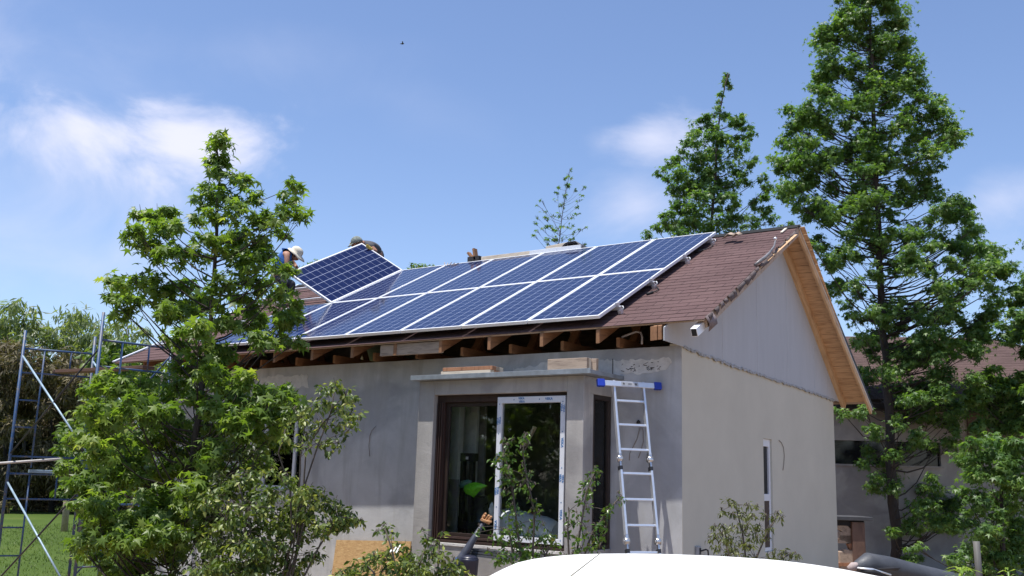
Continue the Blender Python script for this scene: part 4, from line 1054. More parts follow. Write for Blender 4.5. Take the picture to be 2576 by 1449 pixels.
Ns = {'b': (w1(702, 697), (.20, .165)), 'm': (w1(707, 672), (.205, .165)), 'c': (w1(716, 645), (.215, .165)), 'n': (w1(729, 636), .10), 'sR': (w1(721, 638, -.15), .10), 'sL': (w1(724, 643, .15), .10)}
skin('shirt', Ns, [('b', 'm'), ('m', 'c'), ('c', 'n'), ('c', 'sR'), ('c', 'sL')], M_shirtb, man, 'c')
for nm, p, q in (('R', w1(726, 760, -.12), w1(738, 770, -.14)), ('L', w1(712, 764, .2), w1(723, 773, .2))):
    mb = MB(); mb.tube([p, p + V((0, 0, -.05)), p.lerp(q, .5) + V((0, 0, -.04)), q + V((0, 0, 0))], [.05, .052, .048, .038], 10); mb.build('boot', M_boot, man)
hc = w1(744, 640, -.02); hf, hu, hs_ = head(man, hc, RV * .8 - UV_ * .62 - FV * .12, UV_ * .75 + RV * .55, M_skin, M_hair)
hm = MB(); rows = []
for i in range(7):
    a = math.pi * .5 * i / 6; rows.append([hc + hf * (math.sin(a) * math.cos(b) * .118 - .01) + hs_ * math.sin(a) * math.sin(b) * .10 + hu * (.035 + math.cos(a) ** .7 * .115 if i < 6 else .035) for b in [2 * math.pi * k / 18 for k in range(19)]])
for rr_, dz in ((1.35, -.005), (1.62, -.035)):
    rows.append([hc + hf * (math.cos(b) * .118 * rr_ + (.025 if math.cos(b) > 0 else 0)) + hs_ * math.sin(b) * .10 * rr_ + hu * (.035 + dz - (.02 if math.cos(b) > .3 else 0)) for b in [2 * math.pi * k / 18 for k in range(19)]])
hm.grid(rows); hm.build('sun_hat', M_hat, man, solid=.004)
# man behind the ridge leaning over the panel
dist2 = float(HD @ (np.array(b0 + SU * PL + dv * PW) - CC)) + .14
def w2(x, y, o=0.0): return far(905 + (x - 905) * .8 if x > 905 else x, y, dist2 + o)
bk_ = w2(955, 690, .75)
man2 = thing('person', 'man in grey shirt and patterned cap bending over the top of the tilted panel', 'person', (bk_.x, bk_.y, AR.z - .4))
N = {}; E_ = []
N['hip'] = (w2(962, 642, .55), (.15, .13)); N['belly'] = (w2(947, 629, .38), (.15, .12)); N['chest'] = (w2(930, 617, .18), (.165, .115)); N['neck0'] = (w2(914, 612, .03), .065); N['neck'] = (w2(908, 611, .0), .052)
E_ += [('hip', 'belly'), ('belly', 'chest'), ('chest', 'neck0'), ('neck0', 'neck')]
N['shR'] = (w2(936, 618, -.02), .058); N['elR'] = (w2(957, 634, -.06), .042); N['wrR'] = (w2(946, 628, -.17), .03)
N['shL'] = (w2(915, 616, .32), .058); N['elL'] = (w2(896, 634, .34), .042); N['wrL'] = (w2(890, 620, .10), .03)
for sd in 'RL': E_ += [('chest', 'sh' + sd), ('sh' + sd, 'el' + sd), ('el' + sd, 'wr' + sd)]
for sd, o_ in (('R', -.1), ('L', .12)):
    N['th' + sd] = (w2(966, 652, .6 + o_), .09); N['kn' + sd] = (w2(960, 712, .75 + o_), .062); N['an' + sd] = (w2(966, 768, .95 + o_), .045); N['to' + sd] = (w2(952, 776, .85 + o_), .04)
    E_ += [('hip', 'th' + sd), ('th' + sd, 'kn' + sd), ('kn' + sd, 'an' + sd), ('an' + sd, 'to' + sd)]
skin('body', N, E_, M_skin2, man2, 'hip')
Ng = {}; Eg = []
for pre, wr_, dr in (('r', 'wrR', w2(930, 620, -.24) - w2(946, 628, -.17)), ('l', 'wrL', w2(886, 613, -.02) - w2(890, 620, .10))):
    Ng[wr_] = (N[wr_][0], .034); fingers(Ng, Eg, pre, wr_, dr, UV_ if pre == 'r' else RV, -FV, .012)
    if pre == 'r': skin('glove', dict(Ng), list(Eg), M_glove, man2, 'wrR')
    else: skin('glove', {k: v for k, v in Ng.items() if k == 'wrL' or k[0] == 'l'}, [e for e in Eg if e[1][0] == 'l'], M_glove, man2, 'wrL')
Ns = {'b': (w2(958, 638, .5), (.165, .13)), 'm': (w2(946, 629, .36), (.185, .145)), 'c': (w2(930, 617, .18), (.20, .14)), 'n': (w2(915, 612, .04), .08), 'sR': (w2(937, 618, -.02), .073), 'eR': (w2(948, 626, -.04), .062), 'sL': (w2(916, 616, .32), .073), 'eL': (w2(905, 626, .34), .062)}
skin('shirt', Ns, [('b', 'm'), ('m', 'c'), ('c', 'n'), ('c', 'sR'), ('sR', 'eR'), ('c', 'sL'), ('sL', 'eL')], M_shirtg, man2, 'c')
Nt = {'w': (w2(959, 640, .5), (.155, .13)), 'hip': (w2(963, 645, .56), (.165, .14))}
for sd, o_ in (('R', -.1), ('L', .12)): Nt['th' + sd] = (w2(966, 654, .6 + o_), .1); Nt['kn' + sd] = (w2(960, 712, .75 + o_), .072); Nt['an' + sd] = (w2(966, 764, .94 + o_), .058)
skin('trousers', Nt, [('w', 'hip')] + [e for sd in 'RL' for e in (('hip', 'th' + sd), ('th' + sd, 'kn' + sd), ('kn' + sd, 'an' + sd))], M_jean, man2, 'hip')
hc = w2(898, 611, -.03); hf, hu, hs_ = head(man2, hc, -UV_ * .72 - RV * .55 - FV * .25, UV_ * .6 - RV * .75, M_skin2, M_hair)
cu = (UV_ * .9 - RV * .25).normalized(); cf = (-RV * .6 - UV_ * .75 - FV * .2); cf = (cf - cu * cf.dot(cu)).normalized(); cs = cf.cross(cu)
hm = MB(); rows = []
for i in range(7):
    a = math.pi * .56 * i / 6; rows.append([hc + cf * math.sin(a) * math.cos(b) * .112 + cs * math.sin(a) * math.sin(b) * .105 + cu * (.02 + math.cos(a) * .108) for b in [2 * math.pi * k / 18 for k in range(19)]])
hm.grid(rows); cp_ = hm.build('cap', M_cap, man2, solid=.004)
hm = MB(); hm.grid([[hc + cf * (.10 * math.cos(b)) + cs * .10 * math.sin(b) + cu * .012 for b in [(-.9 + .3 * k) for k in range(7)]], [hc + cf * (.19 * math.cos(b * .8)) + cs * .105 * math.sin(b) - cu * .03 for b in [(-.9 + .3 * k) for k in range(7)]]])
hm.build('cap_peak', M_cap, man2, solid=.005)
# tiny far bird
bd = V(CC) + V(ray(1012, 110)) * 60; mb = MB()
mb.tube([bd - RV * .14, bd, bd + RV * .12], [.01, .05, .015], 6); mb.grid([[bd - UV_ * .02, bd + UV_ * .10 + FV * .2, bd + UV_ * .02 + FV * .38], [bd + RV * .07, bd + UV_ * .1 + FV * .2 + RV * .06, bd + UV_ * .02 + FV * .39]]); mb.grid([[bd - UV_ * .02, bd + UV_ * .10 - FV * .2, bd + UV_ * .02 - FV * .38], [bd + RV * .07, bd + UV_ * .1 - FV * .2 + RV * .06, bd + UV_ * .02 - FV * .39]])
single(mb, 'bird', M_black, 'tiny dark bird high in the blue sky', 'bird', bd)

# ------------------------------------------------------------------ vegetation
def nrm(a): return a / (np.linalg.norm(a, axis=-1, keepdims=True) + 1e-9)
def star_leaf():
    ang = [0, 62, 118, -118, -62]; ln = [1, .95, .66, .66, .95]
    order = [(-118, .66), (-90, .30), (-62, .95), (-31, .36), (0, 1.0), (31, .36), (62, .95), (90, .30), (118, .66), (180, .16)]
    v = [(0, 0, .05)]
    for a, l in order: v.append((l * math.sin(R(a)), l * math.cos(R(a)) + .0, -.30 * l * l + (.03 if l < .5 else 0)))
    f = [(0, 1 + (k + 1) % 10, 1 + k) for k in range(10)]
    return np.array(v) * (1, 1, 1), f
def oval_leaf(w=.24, fold=.08, droop=.16):
    v = [(0, 0, 0), (-w, .42, fold), (0, .5, -.02), (w, .42, fold), (0, 1, -droop), (-w * .62, .75, fold * .5 - droop * .5), (w * .62, .75, fold * .5 - droop * .5)]
    return np.array(v), [(0, 2, 1), (0, 3, 2), (1, 2, 5), (2, 3, 6), (5, 2, 4), (2, 6, 4)]
def lance_leaf(w=.07, droop=.3):
    v = [(0, 0, 0), (-w, .4, 0), (w, .4, 0), (-w * .7, .75, -droop * .4), (w * .7, .75, -droop * .4), (0, 1, -droop)]
    return np.array(v), [(0, 2, 1), (1, 2, 4, 3), (3, 4, 5)]
STAR, OVAL, LANCE = star_leaf(), oval_leaf(), lance_leaf(.10)
NARROW = oval_leaf(.15, .05, .25)
def leaves(name, tmpl, P, N, A, S, material, parent, lv=None, rng=None):
    tv, tf = tmpl; n = len(P); k = len(tv)
    N = nrm(N); A = nrm(A - N * np.sum(A * N, -1, keepdims=True)); X = np.cross(A, N)
    off = np.array(wloc(parent)) if parent is not None else np.zeros(3)
    vv = (P - off)[:, None, :] + S[:, None, None] * (tv[None, :, 0:1] * X[:, None, :] + tv[None, :, 1:2] * A[:, None, :] + tv[None, :, 2:3] * N[:, None, :])
    vv = vv.reshape(-1, 3)
    li = np.concatenate([np.array(f) for f in tf]); lens = np.array([len(f) for f in tf])
    loops = (li[None, :] + (np.arange(n) * k)[:, None]).reshape(-1)
    tot_ = np.tile(lens, n); start = np.concatenate([[0], np.cumsum(tot_)[:-1]])
    me = bpy.data.meshes.new(name); me.vertices.add(n * k); me.vertices.foreach_set('co', vv.astype(np.float32).ravel())
    me.loops.add(len(loops)); me.loops.foreach_set('vertex_index', loops.astype(np.int32))
    me.polygons.add(len(tot_)); me.polygons.foreach_set('loop_start', start.astype(np.int32)); me.polygons.foreach_set('loop_total', tot_.astype(np.int32))
    me.polygons.foreach_set('use_smooth', np.ones(len(tot_), dtype=bool))
    at = me.attributes.new('lv', 'FLOAT', 'POINT')
    if lv is None: lv = rng.random(n)
    at.data.foreach_set('value', np.repeat(lv, k).astype(np.float32))
    me.materials.append(material); me.update(); me.validate()
    o = bpy.data.objects.new(name, me); COL.objects.link(o)
    if parent is not None: o.parent = parent
    return o
DM = 6.0
def scatter(blobs, rng, leaf, dens, up=.75, out=.55, jit=.6, down=.6, shell=2.2):
    """blobs: (centre, radius). returns positions, normals, axes, sizes, values"""
    P, N, A, S, L = [], [], [], [], []
    for c, r, df in [(*b, 1.0)[:3] for b in blobs]:
        n = max(3, int(dens * df * DM * (r / leaf) ** 2 * rng.uniform(.7, 1.3)))
        ms = 6 if n > 24 else 3; sd_ = nrm(rng.normal(size=(ms, 3))); so = sd_ * (r * rng.uniform(.3, 1.0, ms))[:, None] * np.array([1, 1, .8]); sr_ = r * rng.uniform(.3, .62, ms); q = rng.integers(0, ms, n)
        d = nrm(rng.normal(size=(n, 3))); rad = sr_[q] * rng.random(n) ** (1 / shell) * np.where(rng.random(n) < .24, 1.9, 1.0)
        rel = so[q] + d * rad[:, None] * np.array([1.15, 1.15, .75]); d = nrm(rel * .5 / max(r, 1e-6) + d * .6)
        p = np.array(c) + rel
        P.append(p); N.append(out * d + np.array([0, 0, up]) + jit * rng.normal(size=(n, 3)))
        A.append(d * .7 + np.array([0, 0, -down]) + .5 * rng.normal(size=(n, 3)))
        S.append(leaf * rng.uniform(.65, 1.2, n)); L.append(np.clip(rng.normal(0, .15, n) + rng.uniform(.25, .68, ms)[q], 0, 1))
    return [np.concatenate(q) for q in (P, N, A, S, L)]
def path_at(path, z):
    for a, b in zip(path, path[1:]):
        if a.z <= z <= b.z or b is path[-1]:
            t = min(1, max(0, (z - a.z) / max(1e-6, b.z - a.z))); return a.lerp(b, t)
    return path[0]
def tree(name, label, cat, trunk, r0, blobs, leaf, dens, lmat, bmat, seed, tmpl=None, group=None, twigs=4, rise=.5, rtop=.012, child='crown', twr=.006, **sk):
    rng = np.random.default_rng(seed); rr = random.Random(seed)
    t = thing(name, label, cat, trunk[0], group)
    mb = MB(); n = len(trunk)
    z0, z1 = trunk[0].z, trunk[-1].z
    # finer wobbling trunk
    P = []
    for i in range(n - 1):
        for k in range(4): P.append(trunk[i].lerp(trunk[i + 1], k / 4) + V((rr.uniform(-1, 1), rr.uniform(-1, 1), 0)) * r0 * .22)
    P.append(trunk[-1]); P[0] = trunk[0]
    def rad(z): return rtop + (r0 - rtop) * max(0, (1 - (z - z0) / (z1 - z0))) ** 1.05
    mb.tube(P, [rad(p.z) * (1.35 if i == 0 else 1) for i, p in enumerate(P)], 9)
    for c, r in [b[:2] for b in blobs]:
        c = V(c); hz_ = ((c.x - path_at(trunk, c.z).x) ** 2 + (c.y - path_at(trunk, c.z).y) ** 2) ** .5
        za = min(z1 - .02, max(z0 + (z1 - z0) * .04, c.z - rise * rr.uniform(.5, 1.9) * hz_ - .05)); a = path_at(trunk, za)
        if hz_ < .05: continue
        rb_ = min(rad(za) * .5, .005 + .0075 * hz_)
        mid = a.lerp(c, .5) + V((rr.uniform(-.06, .06), rr.uniform(-.06, .06), -.10)) * hz_
        q = [a, a.lerp(mid, .5) + V((0, 0, -.03 * hz_)), mid, mid.lerp(c, .55), c]
        mb.tube(q, [rb_, rb_ * .8, rb_ * .62, rb_ * .42, max(twr * .6, rb_ * .22)], 6, False)
        for k in range(twigs):
            d = V((rr.gauss(0, 1), rr.gauss(0, 1), rr.gauss(.25, .8))).normalized() * r * rr.uniform(.6, 1.0); s_ = q[3].lerp(c, rr.random())
            mb.tube([s_, s_.lerp(c + d, .55) + V((0, 0, -.06 * r)), c + d], [twr, twr * .7, twr * .4], 4, False)
    mb.build('trunk', bmat, t)
    leaves(child, tmpl or STAR, *scatter(blobs, rng, leaf, dens, **sk)[:4], lmat, t, scatter(blobs, np.random.default_rng(seed), leaf, dens, **sk)[4])
    return t
def blobset(lst, dist, spread, seed, rs=1.0, tz=None):
    rr = random.Random(seed); out = []
    for q in lst:
        x, y, r = q[:3]; o_ = q[3] if len(q) > 3 else rr.uniform(-1, 1) * spread * (1 if tz is None else max(.15, min(1, (y - tz[0]) / (tz[1] - tz[0]))))
        p = far(x, y, dist + o_); out.append((p, r / FPX * (p - V(CC)).length * rs))
    return out
M_bark = mat('grey_bark', (.085, .07, .058), .95, var=.4, scale=12, bump=.7, bscale=30, stretch=(3, 3, .6)); M_bark_d = mat('dark_bark', (.045, .036, .03), .95, var=.35, scale=12, bump=.6, stretch=(3, 3, .6))
L_gum = mat_leaf('sweetgum_leaf', [(0.05, (.068, .122, .024)), (.45, (.135, .215, .042)), (.75, (.22, .30, .068)), (.97, (.36, .39, .11))], .48)
L_gum2 = mat_leaf('tall_sweetgum_leaf', [(0.05, (.050, .112, .030)), (.45, (.104, .192, .052)), (.75, (.17, .27, .076)), (.97, (.28, .335, .11))], .46)
L_far = mat_leaf('back_sweetgum_leaf', [(0.05, (.050, .112, .034)), (.5, (.104, .195, .055)), (.95, (.20, .285, .085))], .46)
L_pale = mat_leaf('variegated_leaf', [(0.1, (.03, .06, .013)), (.42, (.075, .12, .025)), (.62, (.17, .22, .05)), (.82, (.42, .44, .13)), (1, (.66, .62, .24))], .30)
L_sap = mat_leaf('sapling_leaf', [(0.05, (.03, .075, .013)), (.5, (.07, .14, .022)), (.85, (.14, .21, .035)), (1, (.30, .16, .05))], .34, .3)
L_drab = mat_leaf('drab_leaf', [(0.05, (.045, .06, .018)), (.5, (.10, .12, .035)), (.9, (.20, .21, .07))], .3)
L_willow = mat_leaf('willow_leaf', [(0.05, (.09, .13, .06)), (.5, (.19, .23, .115)), (.95, (.31, .35, .19))], .45)
L_brown = mat_leaf('cypress_leaf', [(0.05, (.05, .04, .022)), (.5, (.125, .10, .05)), (.95, (.24, .20, .10))], .2, .7)
L_mid = mat_leaf('mid_green_leaf', [(0.05, (.035, .07, .014)), (.5, (.09, .15, .025)), (.95, (.20, .25, .04))], .35)
L_lily = mat_leaf('lily_leaf', [(0.0, (.14, .24, .03)), (1, (.32, .42, .07))], .35, .35)
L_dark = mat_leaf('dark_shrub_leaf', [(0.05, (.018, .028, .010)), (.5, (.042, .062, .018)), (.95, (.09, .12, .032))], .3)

# 1. star leaved tree in front of the house
D1 = 11.2
f1 = [(543, 345, 20), (549, 366, 28), (556, 400, 33), (548, 436, 30), (590, 440, 26), (622, 452, 28), (533, 488, 34), (503, 505, 24), (572, 500, 36), (636, 498, 26), (600, 540, 36), (548, 545, 28), (655, 548, 34), (692, 550, 34),
      (742, 470, 26), (732, 500, 26), (757, 552, 22), (733, 530, 28), (700, 580, 30), (356, 540, 26), (384, 535, 30), (420, 545, 30), (346, 585, 28), (336, 605, 20), (398, 590, 36), (450, 566, 34), (490, 560, 26), (375, 620, 30), (430, 640, 40), (480, 640, 42),
      (540, 600, 40), (600, 600, 42), (648, 612, 32), (592, 660, 46), (640, 670, 42), (668, 645, 26), (690, 672, 24), (722, 678, 20), (738, 690, 13), (704, 735, 22), (735, 735, 12), (330, 700, 32), (288, 706, 26), (276, 745, 24), (300, 775, 28), (335, 755, 34), (388, 726, 40), (440, 716, 44), (408, 786, 36),
      (456, 800, 44), (518, 750, 46), (560, 716, 44), (620, 735, 44), (672, 728, 30), (692, 745, 26), (706, 800, 34), (745, 775, 24), (728, 810, 32), (640, 800, 44), (572, 800, 44), (500, 830, 42), (660, 862, 34), (716, 850, 30), (450, 860, 38), (520, 890, 46), (748, 860, 20),
      (560, 900, 40), (470, 925, 46), (530, 955, 46), (440, 965, 30), (505, 985, 40), (590, 985, 28), (620, 955, 30), (650, 985, 30), (262, 960, 30), (300, 958, 38), (346, 966, 38), (232, 1038, 30), (276, 1035, 42), (338, 1045, 44), (396, 1040, 40), (200, 1110, 34), (258, 1114, 48), (318, 1126, 48), (388, 1106, 52), (448, 1060, 42),
      (172, 1175, 26), (236, 1196, 46), (308, 1206, 52), (378, 1196, 52), (448, 1166, 52), (520, 1060, 44), (578, 1036, 44), (640, 1010, 36), (690, 1008, 36), (722, 985, 26), (742, 1030, 30), (684, 1064, 42), (620, 1084, 44), (556, 1116, 50), (498, 1130, 46), (640, 1150, 40), (700, 1110, 32),
      (218, 1276, 38), (276, 1286, 48), (346, 1286, 52), (420, 1266, 52), (244, 1356, 42), (316, 1366, 48), (388, 1356, 52), (226, 1400, 24), (298, 1418, 38), (366, 1428, 42), (440, 1386, 40), (500, 1220, 46), (560, 1190, 40), (470, 1320, 40), (330, 1490, 50), (420, 1490, 50), (520, 1300, 40)]
rr = random.Random(77); f1 += [(x + rr.uniform(-26, 26), y + rr.uniform(-30, 30), r * .85) for x, y, r in f1 if y > 930]
b1 = blobset(f1, D1, 1.05, 21, 1.06, (330, 900)); b1 = [(c, r, .74 if c.z > 3.6 else .85) for c, r in b1]
tb0 = far(428, 1500, D1); tb0 = V((tb0.x, tb0.y, gz(tb0.x, tb0.y) - .05))
tr1 = [tb0, far(440, 1420, D1), far(478, 1200, D1), far(505, 1000, D1), far(528, 800, D1), far(545, 600, D1), far(550, 470, D1), far(545, 345, D1)]
tree('sweetgum_tree', 'star leaved green tree in front of the house, its crown crossing the left panels', 'tree', tr1, .052, b1, .086, 4.2, L_gum, M_bark_d, 31, group='star leaved trees', twigs=4, twr=.005)

# 2. tall star leaved tree at the right
rows = [(0, 2125, 2252), (40, 2110, 2282), (78, 2062, 2270), (118, 2056, 2290), (160, 2050, 2305), (205, 2040, 2312), (240, 2068, 2330), (275, 1990, 2385), (315, 1985, 2400), (350, 1956, 2415), (385, 1955, 2375), (425, 1956, 2360), (465, 1958, 2360),
        (505, 1985, 2430), (545, 2018, 2445), (590, 2032, 2470), (630, 2060, 2525), (670, 2060, 2540), (715, 2075, 2520), (760, 2085, 2512), (800, 2100, 2500), (845, 2120, 2490), (885, 2150, 2470)]
rr = random.Random(9); f2_ = []
for (y, xa, xb) in rows:
    w = xb - xa; n = max(3, int(w / 44))
    for k in range(n + 1):
        x = xa + w * k / n + rr.uniform(-14, 14); r = rr.uniform(19, 33)
        if k == 0: x = xa + r * .8
        if k == n: x = xb - r * .8
        if 0 < k < n and rr.random() < (.04 if y < 560 else .14): continue
        if 2060 < x < 2200 and 580 < y < 900 and rr.random() < .30: continue
        f2_.append((x, y + rr.uniform(-14, 14), r))
f2_ += [(2130, 30, 22), (2180, -10, 34), (2240, 10, 22), (2200, -60, 34), (2180, -110, 26), (2075, 128, 16), (2118, 72, 24)]
f2_ += [(2240, 925, 36), (2290, 905, 34), (2180, 935, 30), (2340, 900, 30), (2270, 990, 34), (2320, 985, 38), (2370, 1000, 36), (2400, 1030, 30), (2300, 1035, 34), (2265, 1060, 24), (2345, 1050, 32), (2385, 1062, 26), (2130, 1000, 22), (2165, 975, 24), (2120, 1040, 20), (2172, 1030, 20), (2200, 1080, 26),
        (2185, 1165, 26), (2222, 1180, 34), (2240, 1150, 28), (2205, 1210, 22), (2250, 1215, 28), (2180, 1130, 20), (2310, 1120, 26), (2350, 1130, 26), (2400, 1120, 24), (2330, 1290, 32), (2370, 1260, 34), (2300, 1330, 28), (2420, 1300, 30), (2385, 1320, 34), (2290, 1400, 24), (2260, 1340, 18), (2340, 1220, 26)]
D2 = 21.0
f2_ += [(x + rr.uniform(-18, 18), y + rr.uniform(-22, 22), r * .8) for x, y, r in f2_ if rr.random() < .85]
f2_ += [(rr.uniform(2250, 2470), rr.uniform(860, 1010), rr.uniform(22, 34)) for _ in range(8)] + [(rr.uniform(2310, 2430), rr.uniform(1230, 1380), rr.uniform(18, 28)) for _ in range(4)]
b2 = blobset(f2_, D2, 1.5, 22, 1.08, (-60, 700))
tb0 = far(2262, 1440, D2); tb0 = V((tb0.x, tb0.y, -.05))
tr2 = [tb0, far(2254, 1380, D2), far(2240, 1150, D2), far(2228, 900, D2), far(2215, 700, D2), far(2203, 450, D2), far(2195, 200, D2), far(2188, -60, D2), far(2182, -130, D2)]
tree('sweetgum_tree', 'tallest star leaved tree, rising out of the picture behind the gable', 'tree', tr2, .115, b2, .072, 2.7, L_gum2, M_bark_d, 32, group='star leaved trees', twigs=3, rise=.35, rtop=.02, twr=.008)
# 3. star leaved tree behind the ridge
f3 = [(1834, 190, 9), (1828, 205, 12), (1838, 214, 8), (1815, 236, 8), (1808, 255, 8), (1797, 285, 18), (1822, 290, 14), (1776, 300, 17), (1845, 300, 14), (1750, 325, 20), (1790, 325, 26), (1728, 358, 17), (1768, 355, 28), (1812, 350, 24), (1856, 318, 18), (1868, 295, 10), (1880, 320, 15), (1862, 345, 20), (1890, 335, 10), (1855, 375, 26), (1800, 390, 30), (1750, 395, 30), (1710, 395, 20), (1690, 410, 14), (1672, 420, 13), (1660, 435, 13),
      (1678, 455, 16), (1710, 440, 26), (1755, 435, 30), (1800, 435, 30), (1845, 420, 26), (1882, 410, 18), (1896, 402, 12), (1700, 480, 24), (1740, 480, 32), (1785, 480, 30), (1830, 470, 28), (1868, 450, 20), (1760, 520, 36), (1715, 515, 26), (1805, 520, 30), (1842, 505, 22), (1690, 545, 22), (1670, 555, 16), (1650, 575, 14), (1630, 590, 14), (1700, 575, 26), (1745, 565, 34), (1790, 565, 30), (1830, 555, 26), (1720, 610, 30), (1780, 610, 30), (1830, 600, 26), (1660, 612, 18),
      (1918, 448, 13), (1928, 470, 14), (1912, 495, 16), (1902, 520, 18), (1925, 530, 18), (1895, 555, 22), (1935, 555, 18), (1880, 585, 22), (1925, 590, 22), (1960, 580, 14), (1990, 570, 14), (1985, 600, 22), (2020, 600, 20)]
D3 = 20.5
b3 = blobset(f3, D3, 1.1, 23, 1.12, (180, 520))
tb0 = far(1785, 1200, D3); tb0 = V((tb0.x, tb0.y, -.05))
tr3 = [tb0, far(1780, 900, D3), far(1783, 640, D3), far(1798, 450, D3), far(1808, 300, D3), far(1832, 185, D3)]
tree('sweetgum_tree', 'star leaved tree behind the ridge, with a thin leading shoot at its top', 'tree', tr3, .085, b3, .076, 3.0, L_far, M_bark_d, 33, group='star leaved trees', twigs=3, twr=.006)
# 4. thin sapling behind the ridge
f4 = [(1434, 425, 6), (1430, 438, 7), (1420, 447, 7), (1438, 447, 5), (1428, 465, 10), (1405, 470, 5), (1402, 485, 7), (1448, 478, 6), (1420, 490, 9), (1472, 472, 6), (1468, 490, 7), (1460, 505, 7), (1452, 520, 7), (1410, 515, 11), (1395, 505, 7), (1362, 505, 5), (1352, 515, 6), (1366, 530, 8), (1350, 545, 8), (1372, 548, 9), (1344, 560, 7), (1388, 540, 8), (1410, 540, 7), (1440, 545, 10), (1455, 540, 7), (1385, 570, 12), (1405, 575, 14), (1365, 575, 8), (1350, 580, 7), (1432, 570, 10), (1462, 578, 8), (1475, 572, 5), (1445, 585, 8), (1395, 600, 14), (1375, 605, 9), (1415, 600, 10), (1440, 602, 9), (1380, 622, 12), (1405, 625, 14), (1430, 622, 9), (1470, 612, 8), (1345, 592, 5)]
D4 = 18.6
b4 = blobset(f4, D4, .5, 24)
tb0 = far(1402, 1200, D4); tb0 = V((tb0.x, tb0.y, -.05))
tr4 = [tb0, far(1400, 800, D4), far(1402, 640, D4), far(1412, 560, D4), far(1424, 480, D4), far(1434, 424, D4)]
tree('sapling', 'thin open sapling behind the ridge, its sparse twigs against blue sky', 'tree', tr4, .035, b4, .062, .9, L_far, M_bark, 34, twigs=4, twr=.004, rtop=.004)
# 5. crown tips showing over the ridge
f5 = [(1035, 668, 10), (1050, 670, 10), (1065, 668, 8), (1085, 672, 9), (1030, 690, 16), (1060, 695, 18), (1090, 695, 14), (985, 690, 14)]
D5 = 19.5; b5 = blobset(f5, D5, .4, 25)
tb0 = far(1050, 1200, D5); tb0 = V((tb0.x, tb0.y, -.05))
tree('garden_tree', 'low leafy tree top just showing over the ridge beside the tilted panel', 'tree', [tb0, far(1050, 900, D5), far(1050, 675, D5)], .05, b5, .09, 7, L_gum, M_bark, 35, tmpl=OVAL, twigs=2)
f6 = [(800, 655, 8), (788, 660, 8), (812, 660, 8), (770, 668, 10), (800, 675, 14), (830, 672, 12), (760, 690, 16), (700, 700, 20), (690, 690, 14)]
b6 = blobset(f6, D5 + 1, .4, 26); tb0 = far(790, 1200, D5 + 1); tb0 = V((tb0.x, tb0.y, gz(tb0.x, tb0.y) - .05))
tree('garden_tree', 'leafy twig tops over the roof between crouching man and tilted panel', 'tree', [tb0, far(790, 900, D5 + 1), far(795, 655, D5 + 1)], .05, b6, .07, 2.2, L_far, M_bark, 36, tmpl=OVAL, twigs=3)

# 6. background at the left: willows, brown cypresses, leafy shrubs
def far_tree(name, label, cat, x, ybase, dist, blobs, leaf, dens, lm, seed, tmpl, group, r0=.12, fk=3.5, **k):
    b = blobset(blobs, dist, 2.0, seed); p = far(x, ybase, dist); p = V((p.x, p.y, gz(p.x, p.y) - .1)); yt = min(q[1] for q in blobs)
    return tree(name, label, cat, [p, far(x, (ybase + yt) / 2, dist), far(x, yt + 8, dist)], r0, b, leaf, dens * fk, lm, M_bark_d, seed, tmpl=tmpl, group=group, twigs=1, twr=.010, rtop=.02, **k)
def fill(x0, x1, y0, y1, r, seed, top=None, keep=.9):
    rr = random.Random(seed); out = []; y = y0
    while y <= y1:
        x = x0 + rr.uniform(0, r)
        while x <= x1:
            if rr.random() < keep and (top is None or y > top(x) + r * .4): out.append((x + rr.uniform(-.3, .3) * r, y + rr.uniform(-.3, .3) * r, r * rr.uniform(.75, 1.2)))
            x += r * 1.25
        y += r * 1.15
    return out
gw = 'willows behind the lawn'
wk = dict(up=.15, out=.5, jit=.5, down=1.5, shell=2.6)
far_tree('willow_tree', 'pale grey green willow at the far left edge with a domed top', 'tree', 60, 1280, 53, fill(-30, 130, 775, 960, 24, 1, lambda x: 752 + .010 * (x - 55) ** 2), .55, 3.4, L_willow, 41, LANCE, gw, **wk)
far_tree('willow_tree', 'pale willow in the middle of the far row, between scaffold posts', 'tree', 195, 1280, 56, fill(130, 262, 790, 960, 23, 2, lambda x: 766 + .012 * (x - 200) ** 2), .5, 3.4, L_willow, 42, LANCE, gw, **wk)
far_tree('willow_tree', 'pale willow on the right of the far row, beside the left roof end', 'tree', 320, 1280, 54, fill(255, 420, 810, 960, 23, 3, lambda x: 790 + .008 * (x - 300) ** 2), .5, 3.2, L_willow, 43, LANCE, gw, **wk)
gc = 'brown conifers behind the lawn'
ck = dict(up=.3, out=.8, jit=.7, down=.9, shell=2.4)
far_tree('cypress_tree', 'brownish drooping conifer at the left edge behind the scaffold post', 'tree', 15, 1290, 47, fill(-60, 75, 880, 1272, 30, 4), .36, 6.0, L_brown, 44, LANCE, gc, **ck)
far_tree('cypress_tree', 'brownish drooping conifer under the willows, centre of the scaffold opening', 'tree', 130, 1290, 48, fill(70, 210, 880, 1272, 30, 5, lambda x: 870 + .004 * (x - 140) ** 2), .36, 6.0, L_brown, 45, LANCE, gc, **ck)
far_tree('cypress_tree', 'brownish conifer mostly hidden behind the star leaved tree', 'tree', 270, 1290, 48.5, fill(200, 380, 930, 1272, 32, 6), .36, 5.0, L_brown, 46, LANCE, gc, **ck)
far_tree('leafy_shrub', 'yellow green bushy tree behind the top right scaffold frame', 'tree', 300, 1260, 33, fill(235, 400, 860, 1010, 22, 7, lambda x: 850 + .006 * (x - 300) ** 2), .26, 2.4, L_mid, 47, OVAL, 'leafy shrubs behind the scaffold')
